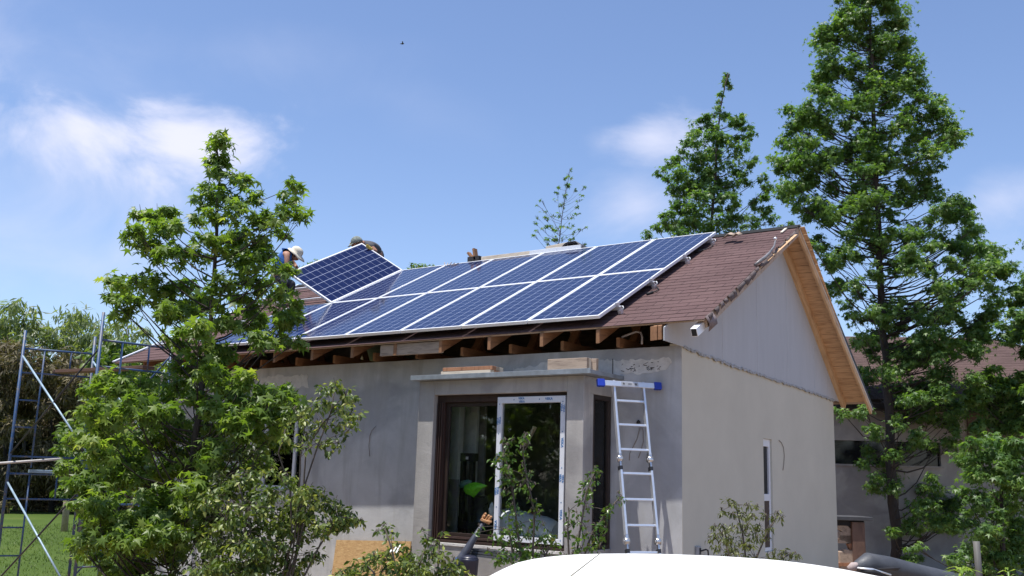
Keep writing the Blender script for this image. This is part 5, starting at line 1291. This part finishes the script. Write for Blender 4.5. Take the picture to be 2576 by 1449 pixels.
far_tree('leafy_shrub', 'green leafy shrub between scaffold and lawn, left of the star leaved tree', 'shrub', 215, 1265, 30, fill(155, 330, 1000, 1240, 22, 8, lambda x: 1010 + .006 * (x - 240) ** 2 if x < 240 else 985), .20, 2.0, L_mid, 48, OVAL, 'leafy shrubs behind the scaffold')
far_tree('evergreen_hedge', 'dark evergreen mass closing the lawn behind the conifers', 'hedge', 160, 1285, 57, fill(-120, 420, 985, 1272, 34, 10), .5, 4.5, L_dark, 49, OVAL, None)
p = far(170, 1262, 34); mb = MB(); mb.tube([V((p.x, p.y, gz(p.x, p.y) - .1)), far(174, 1196, 34)], .11, 10); single(mb, 'timber_post', M_oldwood, 'pale upright post at the lawn edge behind the scaffold', 'post', (p.x, p.y, gz(p.x, p.y)))
# lawn grass
rng = np.random.default_rng(5); n = 36000
gx_ = rng.uniform(-30, -8.4, n); gy_ = rng.uniform(-3, 15, n); kp = .55 * gx_ - .25 * gy_ + rng.uniform(.6, 1.6, n) < -6.0; gx_, gy_ = gx_[kp], gy_[kp]; n = len(gx_); P = np.stack([gx_, gy_, np.array([gz(a, b) for a, b in zip(gx_, gy_)]) - .005], 1)
N = rng.normal(size=(n, 3)) * .6 + np.array([0, 0, .25]); A = np.array([0, 0, 1.0]) + rng.normal(size=(n, 3)) * .35
L_grass = mat_leaf('grass_blade', [(0.0, (.04, .085, .012)), (.6, (.075, .125, .02)), (1, (.13, .16, .04))], .3, .6)
tag(leaves('grass', (np.array([(-.12, 0, 0), (.12, 0, 0), (0, 1, 0)]), [(0, 1, 2)]), P, N, A, rng.uniform(.04, .10, n), L_grass, None, rng=rng), 'short mown grass on the lawn left of the house', 'grass', None, 'stuff')

# 7. shrubs in front of the house
def shrub(name, label, stems, blobs, dist, spread, leaf, dens, lm, seed, tmpl, group=None, sr=.010, cat='shrub', twigs=5, twr=.0035, rise=.9, **k):
    rng = np.random.default_rng(seed); rr = random.Random(seed)
    bl = blobset(blobs, dist, spread, seed)
    base = far(stems[0][0][0], stems[0][0][1], dist); t = thing(name, label, cat, V((base.x, base.y, gz(base.x, base.y))), group)
    mb = MB(); tips = []
    for si, st in enumerate(stems):
        o_ = rr.uniform(-.5, .5) * spread; P = [far(x, y, dist + o_ * (i / len(st))) for i, (x, y) in enumerate(st)]
        g = P[0] + (P[0] - P[1]) * .4; g = V((base.x + (P[0].x - base.x) * .5, base.y + (P[0].y - base.y) * .5, gz(base.x, base.y) - .04)); P = [g] + P
        mb.tube(P, [sr * (1.3 - i / len(P)) + .002 for i in range(len(P))], 7); tips += P[1:]
    for c, r in bl:
        a = min(tips, key=lambda q: (q - c).length + max(0, q.z - c.z) * .8); mid = a.lerp(c, .5) + V((0, 0, .04 * (c - a).length))
        mb.tube([a, mid, c], [sr * .45, sr * .33, sr * .2], 5, False)
        for _ in range(twigs):
            d = V((rr.gauss(0, 1), rr.gauss(0, 1), rr.gauss(.2, .8))).normalized() * r * rr.uniform(.6, 1.05); mb.tube([c, c + d * .5 + V((0, 0, .02)), c + d], [twr, twr * .8, twr * .5], 4, False)
    mb.build('stem', M_bark, t)
    s_ = scatter(bl, rng, leaf, dens * 1.9, **k); leaves('foliage', tmpl, *s_[:4], lm, t, s_[4])
    return t
f7 = [(842, 975, 26), (815, 985, 26), (870, 995, 24), (896, 1010, 18), (800, 1020, 26), (840, 1025, 32), (880, 1045, 28), (903, 1050, 14), (775, 1025, 20), (740, 1030, 22), (760, 1055, 24), (800, 1065, 26), (845, 1075, 28), (875, 1085, 16), (730, 1070, 20), (770, 1095, 20), (815, 1110, 20), (850, 1115, 18), (720, 1100, 16), (780, 1130, 14), (830, 1140, 12), (750, 1120, 14),
      (712, 1215, 26), (750, 1235, 32), (690, 1245, 32), (800, 1250, 30), (840, 1275, 32), (880, 1300, 22), (905, 1310, 14), (860, 1320, 26), (780, 1290, 40), (730, 1290, 40), (820, 1330, 36), (690, 1310, 40), (760, 1340, 40), (640, 1240, 34), (600, 1220, 30), (560, 1250, 34), (620, 1290, 40), (570, 1310, 36), (650, 1350, 42), (520, 1270, 28), (600, 1370, 40), (700, 1390, 42), (540, 1380, 36), (640, 1420, 44), (720, 1440, 44), (580, 1440, 44), (520, 1440, 36), (780, 1400, 26), (680, 1180, 22), (620, 1190, 24)]
rr = random.Random(78); f7 += [(x + rr.uniform(-24, 24), y + rr.uniform(-20, 24), r) for x, y, r in f7 if y > 1200]
shrub('variegated_shrub', 'tall cream and green leaved shrub before the grey wall, right of the star leaved tree', [[(700, 1520), (735, 1400), (752, 1260), (756, 1150), (768, 1060)], [(705, 1520), (745, 1390), (760, 1240), (800, 1120), (835, 1030), (842, 975)], [(690, 1520), (735, 1360), (730, 1230), (700, 1140), (718, 1080)], [(720, 1520), (760, 1330), (765, 1200), (770, 1130), (815, 1060), (880, 1010)], [(640, 1520), (640, 1400), (620, 1280), (600, 1220)], [(730, 1520), (800, 1380), (850, 1300), (900, 1305)]],
      f7, 9.6, .35, .062, 1.9, L_pale, 51, OVAL, sr=.008, up=.35, out=.5, down=.9)
f7b = [(520, 1240, 36), (570, 1200, 34), (630, 1200, 36), (540, 1300, 44), (600, 1290, 44), (560, 1360, 46), (620, 1360, 46), (670, 1290, 36), (500, 1350, 40), (520, 1420, 46), (600, 1440, 46), (470, 1420, 40), (670, 1420, 40), (640, 1140, 26), (590, 1140, 26)]
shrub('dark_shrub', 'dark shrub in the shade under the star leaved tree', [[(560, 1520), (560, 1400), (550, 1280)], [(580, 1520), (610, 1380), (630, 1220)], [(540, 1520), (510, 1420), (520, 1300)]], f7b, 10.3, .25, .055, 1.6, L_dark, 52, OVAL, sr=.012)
f8 = [(965, 1325, 16), (985, 1345, 16), (950, 1338, 10), (1000, 1375, 22), (975, 1400, 26), (940, 1400, 22), (920, 1425, 22), (890, 1430, 24), (1030, 1400, 26), (1055, 1420, 30), (1015, 1430, 32), (960, 1440, 34), (1085, 1395, 24), (1075, 1360, 16), (1100, 1365, 14), (1110, 1400, 24), (1125, 1430, 28), (1070, 1450, 34), (1000, 1470, 36), (930, 1475, 36), (870, 1460, 28), (1140, 1410, 14), (1150, 1440, 20), (860, 1440, 16), (1180, 1450, 18), (1060, 1335, 9), (1110, 1345, 9)]
s8 = shrub('flowering_shrub', 'low round leaved shrub with one white flower cluster, below the strand board', [[(1000, 1530), (1000, 1450), (985, 1380), (968, 1328)], [(1040, 1530), (1050, 1440), (1075, 1360)], [(960, 1530), (940, 1440), (920, 1420)], [(1060, 1530), (1100, 1440), (1105, 1370)], [(930, 1530), (890, 1460)]], f8, 8.3, .3, .055, 2.6, L_pale, 53, OVAL, sr=.008, up=.5)
fc = far(996, 1378, 8.1); rng = np.random.default_rng(8); n = 40
mf = mat('white_petal', (.80, .80, .76), .6, var=.05)
for k in range(7):
    c = fc + V(rng.normal(size=3) * .018); a = np.arange(5) * 1.2566 + k; A = np.stack([np.cos(a), np.sin(a) * .5, np.sin(a)], 1)
    leaves('flower', oval_leaf(.4, .05, .1), np.repeat(np.array(c)[None], 5, 0), np.repeat(np.array([[-.3, -1, .5]]), 5, 0), A, np.full(5, .015), mf, s8, rng=rng)
gs = 'fruit saplings below the bay window'
f9 = [(1322, 1092, 10), (1316, 1108, 13), (1290, 1108, 10), (1268, 1108, 9), (1278, 1122, 14), (1310, 1128, 13), (1330, 1118, 9), (1248, 1150, 12), (1265, 1150, 18), (1285, 1148, 14), (1318, 1150, 7), (1258, 1175, 18), (1280, 1180, 16), (1312, 1168, 8), (1318, 1182, 14), (1335, 1190, 10), (1270, 1205, 18), (1290, 1212, 12), (1325, 1205, 10), (1310, 1225, 9), (1330, 1232, 10), (1285, 1240, 14), (1270, 1235, 10), (1345, 1220, 8), (1335, 1255, 9), (1290, 1270, 14), (1350, 1262, 8), (1298, 1298, 14), (1280, 1300, 10), (1340, 1280, 8), (1355, 1290, 10), (1345, 1310, 14), (1300, 1330, 18), (1275, 1340, 16), (1365, 1320, 10), (1330, 1345, 18), (1290, 1365, 24), (1260, 1370, 18), (1325, 1380, 26), (1360, 1360, 18), (1385, 1355, 16), (1370, 1390, 22), (1280, 1400, 26), (1320, 1420, 30), (1250, 1400, 18), (1400, 1375, 14), (1240, 1350, 12), (1228, 1385, 8), (1410, 1395, 12), (1200, 1340, 8), (1205, 1325, 6)]
shrub('fruit_sapling', 'leafy fruit sapling with several upright shoots before the white sash', [[(1310, 1530), (1312, 1420), (1300, 1320), (1288, 1220), (1268, 1140), (1262, 1105)], [(1320, 1530), (1340, 1400), (1345, 1290), (1325, 1200), (1315, 1140), (1322, 1090)], [(1300, 1530), (1290, 1400), (1280, 1330)], [(1330, 1530), (1370, 1400), (1395, 1355)]], f9, 8.0, .16, .048, 1.55, L_sap, 54, OVAL, gs, sr=.007, up=.35, out=.7, down=.35, twigs=4, twr=.003)
f10 = [(1498, 1178, 9), (1505, 1190, 11), (1484, 1195, 9), (1478, 1212, 12), (1495, 1210, 11), (1470, 1235, 14), (1485, 1235, 10), (1462, 1262, 14), (1475, 1275, 12), (1450, 1290, 12), (1430, 1285, 8), (1425, 1310, 10), (1440, 1320, 12), (1460, 1315, 14), (1556, 1242, 7), (1563, 1258, 8), (1545, 1270, 12), (1530, 1285, 14), (1518, 1308, 12), (1500, 1325, 16), (1525, 1330, 10), (1478, 1345, 16), (1500, 1352, 14), (1520, 1350, 10), (1450, 1355, 14), (1462, 1380, 16), (1490, 1378, 14), (1430, 1350, 9), (1510, 1372, 10), (1420, 1335, 7), (1440, 1395, 12)]
shrub('fruit_sapling', 'fruit sapling with two leaning shoots beside the foot of the ladder', [[(1440, 1530), (1445, 1430), (1460, 1330), (1475, 1240), (1500, 1175)], [(1450, 1530), (1462, 1420), (1490, 1340), (1530, 1285), (1564, 1245)], [(1430, 1530), (1432, 1420), (1428, 1330), (1432, 1285)]], f10, 7.8, .14, .044, 1.55, L_sap, 55, OVAL, gs, sr=.007, up=.35, out=.7, down=.35, twigs=4, twr=.003)
f11 = [(1830, 1262, 12), (1850, 1270, 12), (1880, 1272, 12), (1905, 1275, 10), (1815, 1285, 9), (1845, 1295, 14), (1870, 1295, 16), (1895, 1300, 12), (1955, 1290, 8), (1965, 1305, 12), (1945, 1305, 12), (1925, 1298, 8), (1800, 1325, 10), (1820, 1330, 16), (1850, 1325, 14), (1880, 1325, 16), (1910, 1325, 14), (1940, 1325, 12), (1800, 1350, 14), (1830, 1360, 18), (1865, 1355, 20), (1900, 1350, 18), (1930, 1345, 12), (1785, 1352, 7), (1810, 1375, 14), (1850, 1385, 20), (1885, 1380, 18), (1830, 1400, 18), (1870, 1405, 18), (1950, 1390, 12), (1975, 1388, 12), (2000, 1392, 10), (1930, 1400, 16), (1965, 1400, 12), (2010, 1398, 7), (1900, 1405, 16)]
shrub('privet_shrub', 'drab olive shrub with drooping leaves in front of the narrow gable window', [[(1880, 1530), (1878, 1420), (1868, 1340), (1850, 1270)], [(1890, 1530), (1900, 1410), (1930, 1340), (1960, 1292)], [(1870, 1530), (1840, 1410), (1815, 1340)], [(1895, 1530), (1940, 1420), (1990, 1392)]], f11, 8.6, .18, .048, 2.6, L_drab, 56, NARROW, sr=.007, up=.3, out=.4, down=1.2, twigs=4, twr=.003)

# 8. right edge: another tree, a leafy shrub, dark understorey
f12 = [(2560, 735, 24), (2590, 760, 34), (2545, 760, 14), (2555, 790, 18), (2580, 810, 30), (2560, 840, 20), (2535, 850, 12), (2540, 866, 12), (2600, 700, 34), (2620, 850, 40), (2600, 900, 30)]; rr = random.Random(81); f12 += [(2640 + rr.uniform(-1, 1) * (20 + (y - 560) * .28) if rr.random() < .5 else 2650 + rr.uniform(0, 1) * (20 + (y - 560) * .3), y, rr.uniform(26, 40)) for y in range(560, 1040, 8)]; f12 = [q for q in f12 if q[0] > 2595 or q[1] < 870 and q[0] > 2530]
b12 = blobset(f12, 19.5, .6, 27); tb0 = far(2640, 1440, 19.5); tb0 = V((tb0.x, tb0.y, -.05))
tree('sweetgum_tree', 'star leaved tree at the right picture edge, only its branch tips in view', 'tree', [tb0, far(2640, 1100, 19.5), far(2640, 640, 19.5)], .16, b12, .082, 5, L_gum2, M_bark_d, 37, group='star leaved trees', twigs=3)
f13 = [(2440, 1120, 24), (2470, 1110, 20), (2500, 1105, 28), (2540, 1115, 30), (2575, 1125, 30), (2420, 1150, 24), (2455, 1150, 30), (2500, 1150, 36), (2550, 1160, 38), (2440, 1195, 30), (2490, 1200, 38), (2545, 1210, 42), (2590, 1200, 40), (2420, 1240, 24), (2465, 1250, 34), (2520, 1260, 40), (2575, 1260, 40), (2440, 1290, 28), (2500, 1310, 40), (2560, 1310, 42), (2470, 1350, 34), (2530, 1360, 42), (2590, 1350, 42), (2440, 1390, 24), (2500, 1410, 38), (2560, 1410, 42), (2300, 1380, 16), (2410, 1420, 26), (2270, 1420, 12)]
b13 = blobset(f13, 16.5, .5, 28); tb0 = far(2520, 1449, 16.5); tb0 = V((tb0.x, tb0.y, -.05))
tree('sweetgum_shrub', 'bushy yellow green star leaved shrub low at the right picture edge', 'shrub', [tb0, far(2520, 1300, 16.5), far(2520, 1130, 16.5)], .06, b13, .078, 3.2, L_gum2, M_bark_d, 38, group=None, twigs=3)
f14 = fill(2440, 2620, 950, 1090, 26, 9) + [(2470, 1010, 30), (2520, 990, 36), (2450, 980, 22), (2560, 1040, 40)]
b14 = blobset(f14, 20.2, .4, 29); tb0 = far(2540, 1440, 20.2); tb0 = V((tb0.x, tb0.y, -.05))
tree('evergreen_tree', 'dark green tree in front of the neighbouring roof at the right edge', 'tree', [tb0, far(2540, 1200, 20.2), far(2540, 960, 20.2)], .10, b14, .11, 4, L_gum2, M_bark_d, 39, twigs=2)
f15 = [(2470, 1440, 60), (2540, 1400, 60), (2500, 1370, 46), (2570, 1330, 50), (2440, 1450, 40)]
b15 = blobset(f15, 18.0, .3, 30); tb0 = far(2520, 1449, 18.0); tb0 = V((tb0.x, tb0.y, -.05))
tree('dark_shrub', 'dark bush in shade behind the yellow green shrub at the right', 'shrub', [tb0, far(2520, 1440, 18.0), far(2520, 1330, 18.0)], .04, b15, .10, 4, L_dark, M_bark_d, 40, tmpl=OVAL, twigs=2)
p = far(2455, 1449, 11.5); mb = MB(); mb.tube([V((p.x, p.y, -.05)), far(2463, 1449, 11.5), far(2456, 1362, 11.5)], .036, 10); single(mb, 'timber_post', mat_wood('silver_timber', (.11, .107, .10), (.06, .057, .053), (9, 9, 1)), 'silver grey timber post standing before the dark bush at the right', 'post', (p.x, p.y, 0))
def lily(x, y, dist, seed, label, rad=.26, n=15):
    rng = np.random.default_rng(seed); c = far(x, y, dist); t = thing('lily_plant', label, 'plant', V((c.x, c.y, 0)), 'lily plants at the right edge')
    mb = MB(); mb.tube([V((c.x, c.y, -.03)), V((c.x + .02, c.y, c.z * .5)), c], [.014, .012, .008], 7); mb.build('stem', L_lily, t)
    a = rng.uniform(0, 6.28, n); el = rng.uniform(.15, .9, n); A = np.stack([np.cos(a), np.sin(a), el], 1); N = np.stack([-np.cos(a) * .4, -np.sin(a) * .4, np.ones(n)], 1)
    P = np.array(c)[None] + np.stack([np.zeros(n), np.zeros(n), rng.uniform(-.16, .02, n)], 1); leaves('foliage', (oval_leaf(.10, .03, .45)), P, N, A, rad * rng.uniform(.7, 1.1, n), L_lily, t, rng=rng)
lily(2418, 1434, 7.0, 1, 'bright yellow green lance leaved plant left of the grey post', .13, 20)
lily(2536, 1438, 7.0, 2, 'bright yellow green lance leaved plant right of the grey post', .115, 12)
lily(2412, 1460, 6.9, 3, 'lower bright lance leaved plant under the left one, at the bottom edge', .14, 14)

# ------------------------------------------------------------------ neighbouring building behind the trees
DB = 22.6
wa = far(2040, 1430, DB); nbx = (far(2640, 1430, DB - .6) - wa); nbx.z = 0; nbx.normalize(); nby = V((0, 0, 1)).cross(nbx)
def nb(x, y, o_=0.0): return onN(x, y, tuple(nby), float(nby.dot(wa)) + o_)
zt_ = nb(2300, 1035).z; zw1, zw0 = nb(2230, 1110).z, nb(2230, 1170).z
nbd = thing('neighbour_building', 'low cream building with a brown shingle roof behind the trees at right', 'building', V((wa.x, wa.y, 0)))
ux0, ux1 = (nb(2096, 1140) - wa).dot(nbx), (nb(2366, 1140) - wa).dot(nbx)
def nbp(u, o_, z): return V((wa.x, wa.y, 0)) + nbx * u + nby * o_ + V((0, 0, z))
mb = MB()
def nbox(m_, u0, u1, o0, o1, z0, z1): m_.obox(nbp((u0 + u1) / 2, (o0 + o1) / 2, (z0 + z1) / 2), nbx * (u1 - u0) / 2, nby * (o1 - o0) / 2, V((0, 0, (z1 - z0) / 2)))
ux0 -= .25
for u0, u1, z0, z1 in ((-7, 10, -.2, zw0), (-7, 10, zw1, zt_), (-7, ux0, zw0, zw1), (ux1, 10, zw0, zw1)): nbox(mb, u0, u1, 0, .2, z0, z1)
mb.build('wall', mat_plaster('cream_plaster', (.40, .375, .345), (.31, .29, .265)), nbd)
mb = MB(); nbox(mb, ux0, ux1, .12, .16, zw0, zw1); nbw = mb.build('window', mat('dark_pane', (.012, .012, .014), .12), nbd)
mb = MB(); nbox(mb, ux0 - .05, ux1 + .05, -.03, .0, zw0 - .04, zw0); mb.build('sill', M_concrete, nbw)
mb = MB(); nbox(mb, -7, 10, -.5, -.45, zt_ + .02, zt_ + .2); nbox(mb, -7, 10, -.45, 0.2, zt_ + .001, zt_ + .02); mb.build('fascia', M_deck, nbd)
zr = nb(2430, 850, 4.2).z
ru0 = (nb(2150, 850, 4.2) - wa).dot(nbx); ru1 = (nb(2486, 850, 4.2) - wa).dot(nbx)
shingle_slope('roof', nbp(-7.2, -.6, zt_ + .2), nbp(10.3, -.6, zt_ + .2), nbp(ru1, 4.2, zr), nbp(-7.2, 4.2, zr), nbd, M_shingle_old, course=.16, seed=6)
mb = MB(); mb.prism([nbp(10.3, -.6, zt_ + .19), nbp(10.3, 9, zt_ + .19), nbp(ru1, 4.2, zr - .02)], V((0, 0, -.03))); mb.build('roof_end', M_shingle_old, nbd)
mb = MB(); mb.prism([nbp(-7.2, 9, zt_ + .19), nbp(10.3, 9, zt_ + .19), nbp(ru1, 4.2, zr - .02), nbp(-7.2, 4.2, zr - .02)], V((0, 0, -.03))); mb.build('roof_end', M_shingle_old, nbd)
mb = MB(); nbox(mb, ux1 + .6, 10, -.05, -.004, zt_ - .75, zt_ - .01); mb.build('panel_board', mat('brown_cladding', (.13, .09, .07), .9), nbd)
# rustic table beside the house corner
DT = 18.8
z1b = lambda a, b: zo(a, b, 2600, 1600, .25776)
tp0, tp1 = far(*z1b(230, 205), DT), far(*z1b(690, 205), DT); tx = (tp1 - tp0); tx.z = 0; TLn = tx.length; tx.normalize(); ty = V((0, 0, 1)).cross(tx)
tbl = thing('rustic_table', 'weathered brown timber table with a dark slab top past the house corner', 'table', V((tp0.x, tp0.y, 0)))
mb = MB(); mb.obox(tp0.lerp(tp1, .5) + ty * .35, tx * TLn / 2, ty * .42, V((0, 0, .035))); mb.build('slab_top', mat('dark_slab', (.07, .07, .075), .5, var=.3), tbl, bevel=.006)
mb = MB(); mb.obox(tp0.lerp(tp1, .42) + ty * .35 - V((0, 0, .085)), tx * TLn * .40, ty * .3, V((0, 0, .05))); mb.build('apron', M_deck, tbl)
zs_ = lambda a, b: far(*z1b(a, b), DT + .1)
mb = MB(); a = zs_(500, 245); mb.bar(V((a.x, a.y, 0)), a, .24, .24, tx); mb.build('leg', mat_wood('rusty_timber', (.17, .10, .07), (.09, .05, .04), (4, 4, 1)), tbl, bevel=.01)
for q in (((275, 270), (480, 440)), ((430, 460), (275, 455)), ((440, 470), (275, 410))):
    mb = MB(); mb.bar(far(*z1b(*q[0]), DT + .12), far(*z1b(*q[1]), DT + .12), .12, .15); mb.build('brace', M_oldwood, tbl, bevel=.008)
mb = MB(); mb.bar(zs_(440, 500), zs_(520, 700), .12, .18); mb.build('brace', M_redwood, tbl, bevel=.008)
mb = MB(); a = zs_(240, 768); b = zs_(560, 768); mb.obox(a.lerp(b, .5) + ty * .3, (b - a) / 2, ty * .4, V((0, 0, .03))); mb.build('shelf', M_redwood, tbl)
mb = MB()
for k in range(5): c = zs_(315 + k * 28, 720); mb.obox(c + ty * .1 * (k % 2), tx * .05, ty * .09, V((0, 0, .16 + .02 * (k % 3))))
single(mb, 'firewood', M_oldwood, 'split yellow firewood on the shelf of the rustic table', 'firewood', zs_(370, 760), bevel=.01)
# grey tarpaulin roll on a trestle
DR = 7.6
P = [far(*z1b(a, b), DR + o_) for a, b, o_ in ((440, 850, .0), (520, 810, .0), (640, 765, .02), (900, 815, .1), (1250, 905, .22), (1700, 1010, .4), (2100, 1110, .55))]
tp = thing('tarpaulin_roll', 'dark grey rolled tarpaulin sloping down to the right behind the white car', 'tarpaulin', V((P[3].x, P[3].y, 0)))
mb = MB(); mb.tube(P, [.012, .05, .082, .085, .085, .085, .085], 18); mb.build('roll', mat('grey_tarpaulin', (.055, .058, .066), .55, var=.3, scale=6, bump=.4, bscale=18), tp)
mb = MB(); q = [far(*z1b(a, b), DR - .10 + o_) for a, b, o_ in ((515, 815, 0), (700, 838, .02), (930, 905, .06))]; mb.tube(q, [.006, .012, .008], 7); mb.build('seam', M_alu, tp)
mb = MB(); q = [far(*z1b(a, b), DR - .09 + o_) for a, b, o_ in ((560, 850, 0), (700, 868, .02), (900, 925, .06))]; mb.tube(q, [.01, .03, .02], 8); mb.build('fold', M_black, tp)
mb = MB(); q0, q1, q2_, q3 = [far(*z1b(a, b), DR - .10) for a, b in ((760, 820), (1055, 812), (1010, 850), (950, 905))]; mb.grid([[q0, q1], [q0.lerp(q3, .4) + FV * .02, q2_]]); mb.build('flap', MATS['grey_tarpaulin'], tp, solid=.004)
mb = MB(); q = [far(*z1b(a, b), DR - .02) for a, b in ((400, 835), (470, 800), (540, 760))]; mb.tube(q, [.02, .035, .01], 8); mb.build('frayed_end', mat('pinkish_cloth', (.36, .29, .27), .9, var=.3), tp)
mb = MB(); a, b = P[2], P[5]
for c in (a.lerp(b, .2), a.lerp(b, .9)):
    c = V((c.x, c.y, c.z - .09))
    for sd in (-1, 1): mb.bar(V((c.x + .25 * sd, c.y + .15 * sd, 0)), c, .05, .05)
mb.bar(a - V((0, 0, .11)), b - V((0, 0, .12)), .05, .06)
single(mb, 'trestle', M_oldwood, 'timber trestle carrying the grey tarpaulin roll, below the picture edge', 'trestle', V((a.x, a.y, 0)))

# ------------------------------------------------------------------ white car in front
DC = 3.9
cont = [(1225, 1475), (1255, 1447), (1290, 1431), (1340, 1418.5), (1420, 1408.5), (1500, 1404.5), (1600, 1403.5), (1700, 1405), (1850, 1410.5), (2000, 1421), (2100, 1434), (2190, 1449), (2240, 1462)]
CP = [far(x, y, DC) for x, y in cont]
ax = V((.8239, .5668, 0)); dp = V((-.5668, .8239, 0)); c0 = CP[6]; zc = c0.z
car = thing('parked_car', 'glossy white car close to the camera, only its curved roof in view', 'car', V((c0.x, c0.y, 0)))
M_cpaint = NT('white_car_paint'); M_cpaint.b.inputs['Base Color'].default_value = (.86, .86, .83, 1); M_cpaint.b.inputs['Specular IOR Level'].default_value = .25
o_ = M_cpaint.obj(); M_cpaint.set(M_cpaint.b.inputs['Roughness'], M_cpaint.math('ADD', .35, M_cpaint.math('MULTIPLY', M_cpaint.noise(o_, 12, 5), .15))); M_cpaint = M_cpaint.m
prof = [((p - c0).dot(ax), p.z) for p in CP]
def rz_(u):
    if u <= prof[0][0]: return prof[0][1]
    for (a, za), (b, zb_) in zip(prof, prof[1:]):
        if a <= u <= b:
            t = (u - a) / (b - a); return za + (zb_ - za) * t
    return prof[-1][1]
def cpt(u, v, z): return V((c0.x, c0.y, 0)) + ax * u + dp * v + V((0, 0, z))
us = [prof[0][0] + (prof[-1][0] - prof[0][0]) * k / 26 for k in range(27)]
import bisect
def sm(u): return sum(rz_(u + d * .05) for d in (-1, -.5, 0, .5, 1)) / 5
ROOFH = []
for u in us:
    row = []
    for k in range(15):
        v = -1 + 2 * k / 14; row.append(cpt(u, v * .60, sm(u) - .055 * abs(v) ** 2.4))
    ROOFH.append(row)
mb = MB(); mb.grid(ROOFH); rfc = mb.build('roof', M_cpaint, car, solid=.01)
# lower body, glasshouse, wheels
u0, u1 = us[0], us[-1]
st_ = [(u0 - 1.45, .50, .60, .74), (u0 - 1.35, .30, .74, .80), (u0 - .9, .24, .84, .80), (u0 - .35, .24, .95, .83), (u0 + .2, .22, .98, .84), ((u0 + u1) / 2, .22, .99, .85), (u1 - .1, .24, 1.0, .84), (u1 + .35, .30, .98, .82), (u1 + .48, .45, .80, .76)]
rows_ = [[cpt(u, v * hw, z) for v, z in ((-.9, lo), (-1, lo + .15), (-1, hi - .12), (-.93, hi), (0, hi + .02), (.93, hi), (1, hi - .12), (1, lo + .15), (.9, lo), (-.9, lo))] for u, lo, hi, hw in st_]
mb = MB(); mb.grid(rows_); mb.poly(rows_[0][:-1]); mb.poly(rows_[-1][:-1][::-1]); mb.build('body', M_cpaint, car)
M_cg = mat('car_glass', (.01, .012, .014), .06)
mb = MB(); gl = [[cpt(u0 - .45, v * .74, .965) if e == 0 else cpt(us[1], v * .575, sm(us[1]) - .03) for v in (-1, -.5, 0, .5, 1)] for e in (0, 1)]; mb.grid(gl); mb.build('windscreen', M_cg, car)
mb = MB(); mb.grid([[cpt(us[-2], v * .575, sm(us[-2]) - .03) for v in (-1, 0, 1)], [cpt(u1 + .30, v * .74, .985) for v in (-1, 0, 1)]]); mb.build('rear_window', M_cg, car)
for sd in (-1, 1):
    mb = MB(); mb.grid([[cpt(u0 - .38, sd * .80, .965), cpt((u0 + u1) / 2, sd * .82, .985), cpt(u1 + .22, sd * .80, .985)], [cpt(us[2], sd * .58, sm(us[2]) - .065), cpt((u0 + u1) / 2, sd * .59, sm((u0 + u1) / 2) - .06), cpt(us[-3], sd * .58, sm(us[-3]) - .065)]]); mb.build('side_window', M_cg, car)
    for u in (u0 - .75, u1 - .25):
        mb = MB(); mb.tube([cpt(u, sd * .66, .30), cpt(u, sd * .84, .30)], .30, 24); wh = mb.build('wheel', M_black, car, bevel=.02)
        mb = MB(); mb.tube([cpt(u, sd * .835, .30), cpt(u, sd * .848, .30)], .19, 18); mb.build('rim', M_alu, wh)
mb = MB(); a0 = far(1436, 1449, DC - .52); a1 = far(1511, 1391, DC - .42); mb.tube([a0 - (a1 - a0) * .45, a0, a1], [.004, .0028, .0018], 6); mb.build('aerial', mat('aerial_grey', (.25, .23, .18), .5), car)

# trees standing out of view on the camera's left, seen only as dark reflections in the window panes
for i, (x, y, h) in enumerate(((-9.5, -13.5, 7.5), (-13.5, -13, 8.5), (-6.0, -15, 7), (-2.5, -17, 8), (-17, -10, 8))):
    rr = random.Random(60 + i); bl = [(V((x + rr.gauss(0, 1.3), y + rr.gauss(0, 1.0), rr.uniform(.4, h))), rr.uniform(.6, 1.0)) for _ in range(120)]
    tree('garden_tree', 'leafy tree out of view across the lawn, mirrored in the bay window', 'tree', [V((x, y, gz(x, y) - .1)), V((x, y, h * .5)), V((x, y, h))], .14, bl, .24, 1.6, L_far, M_bark_d, 70 + i, tmpl=OVAL, group='trees mirrored in the window', twigs=1)
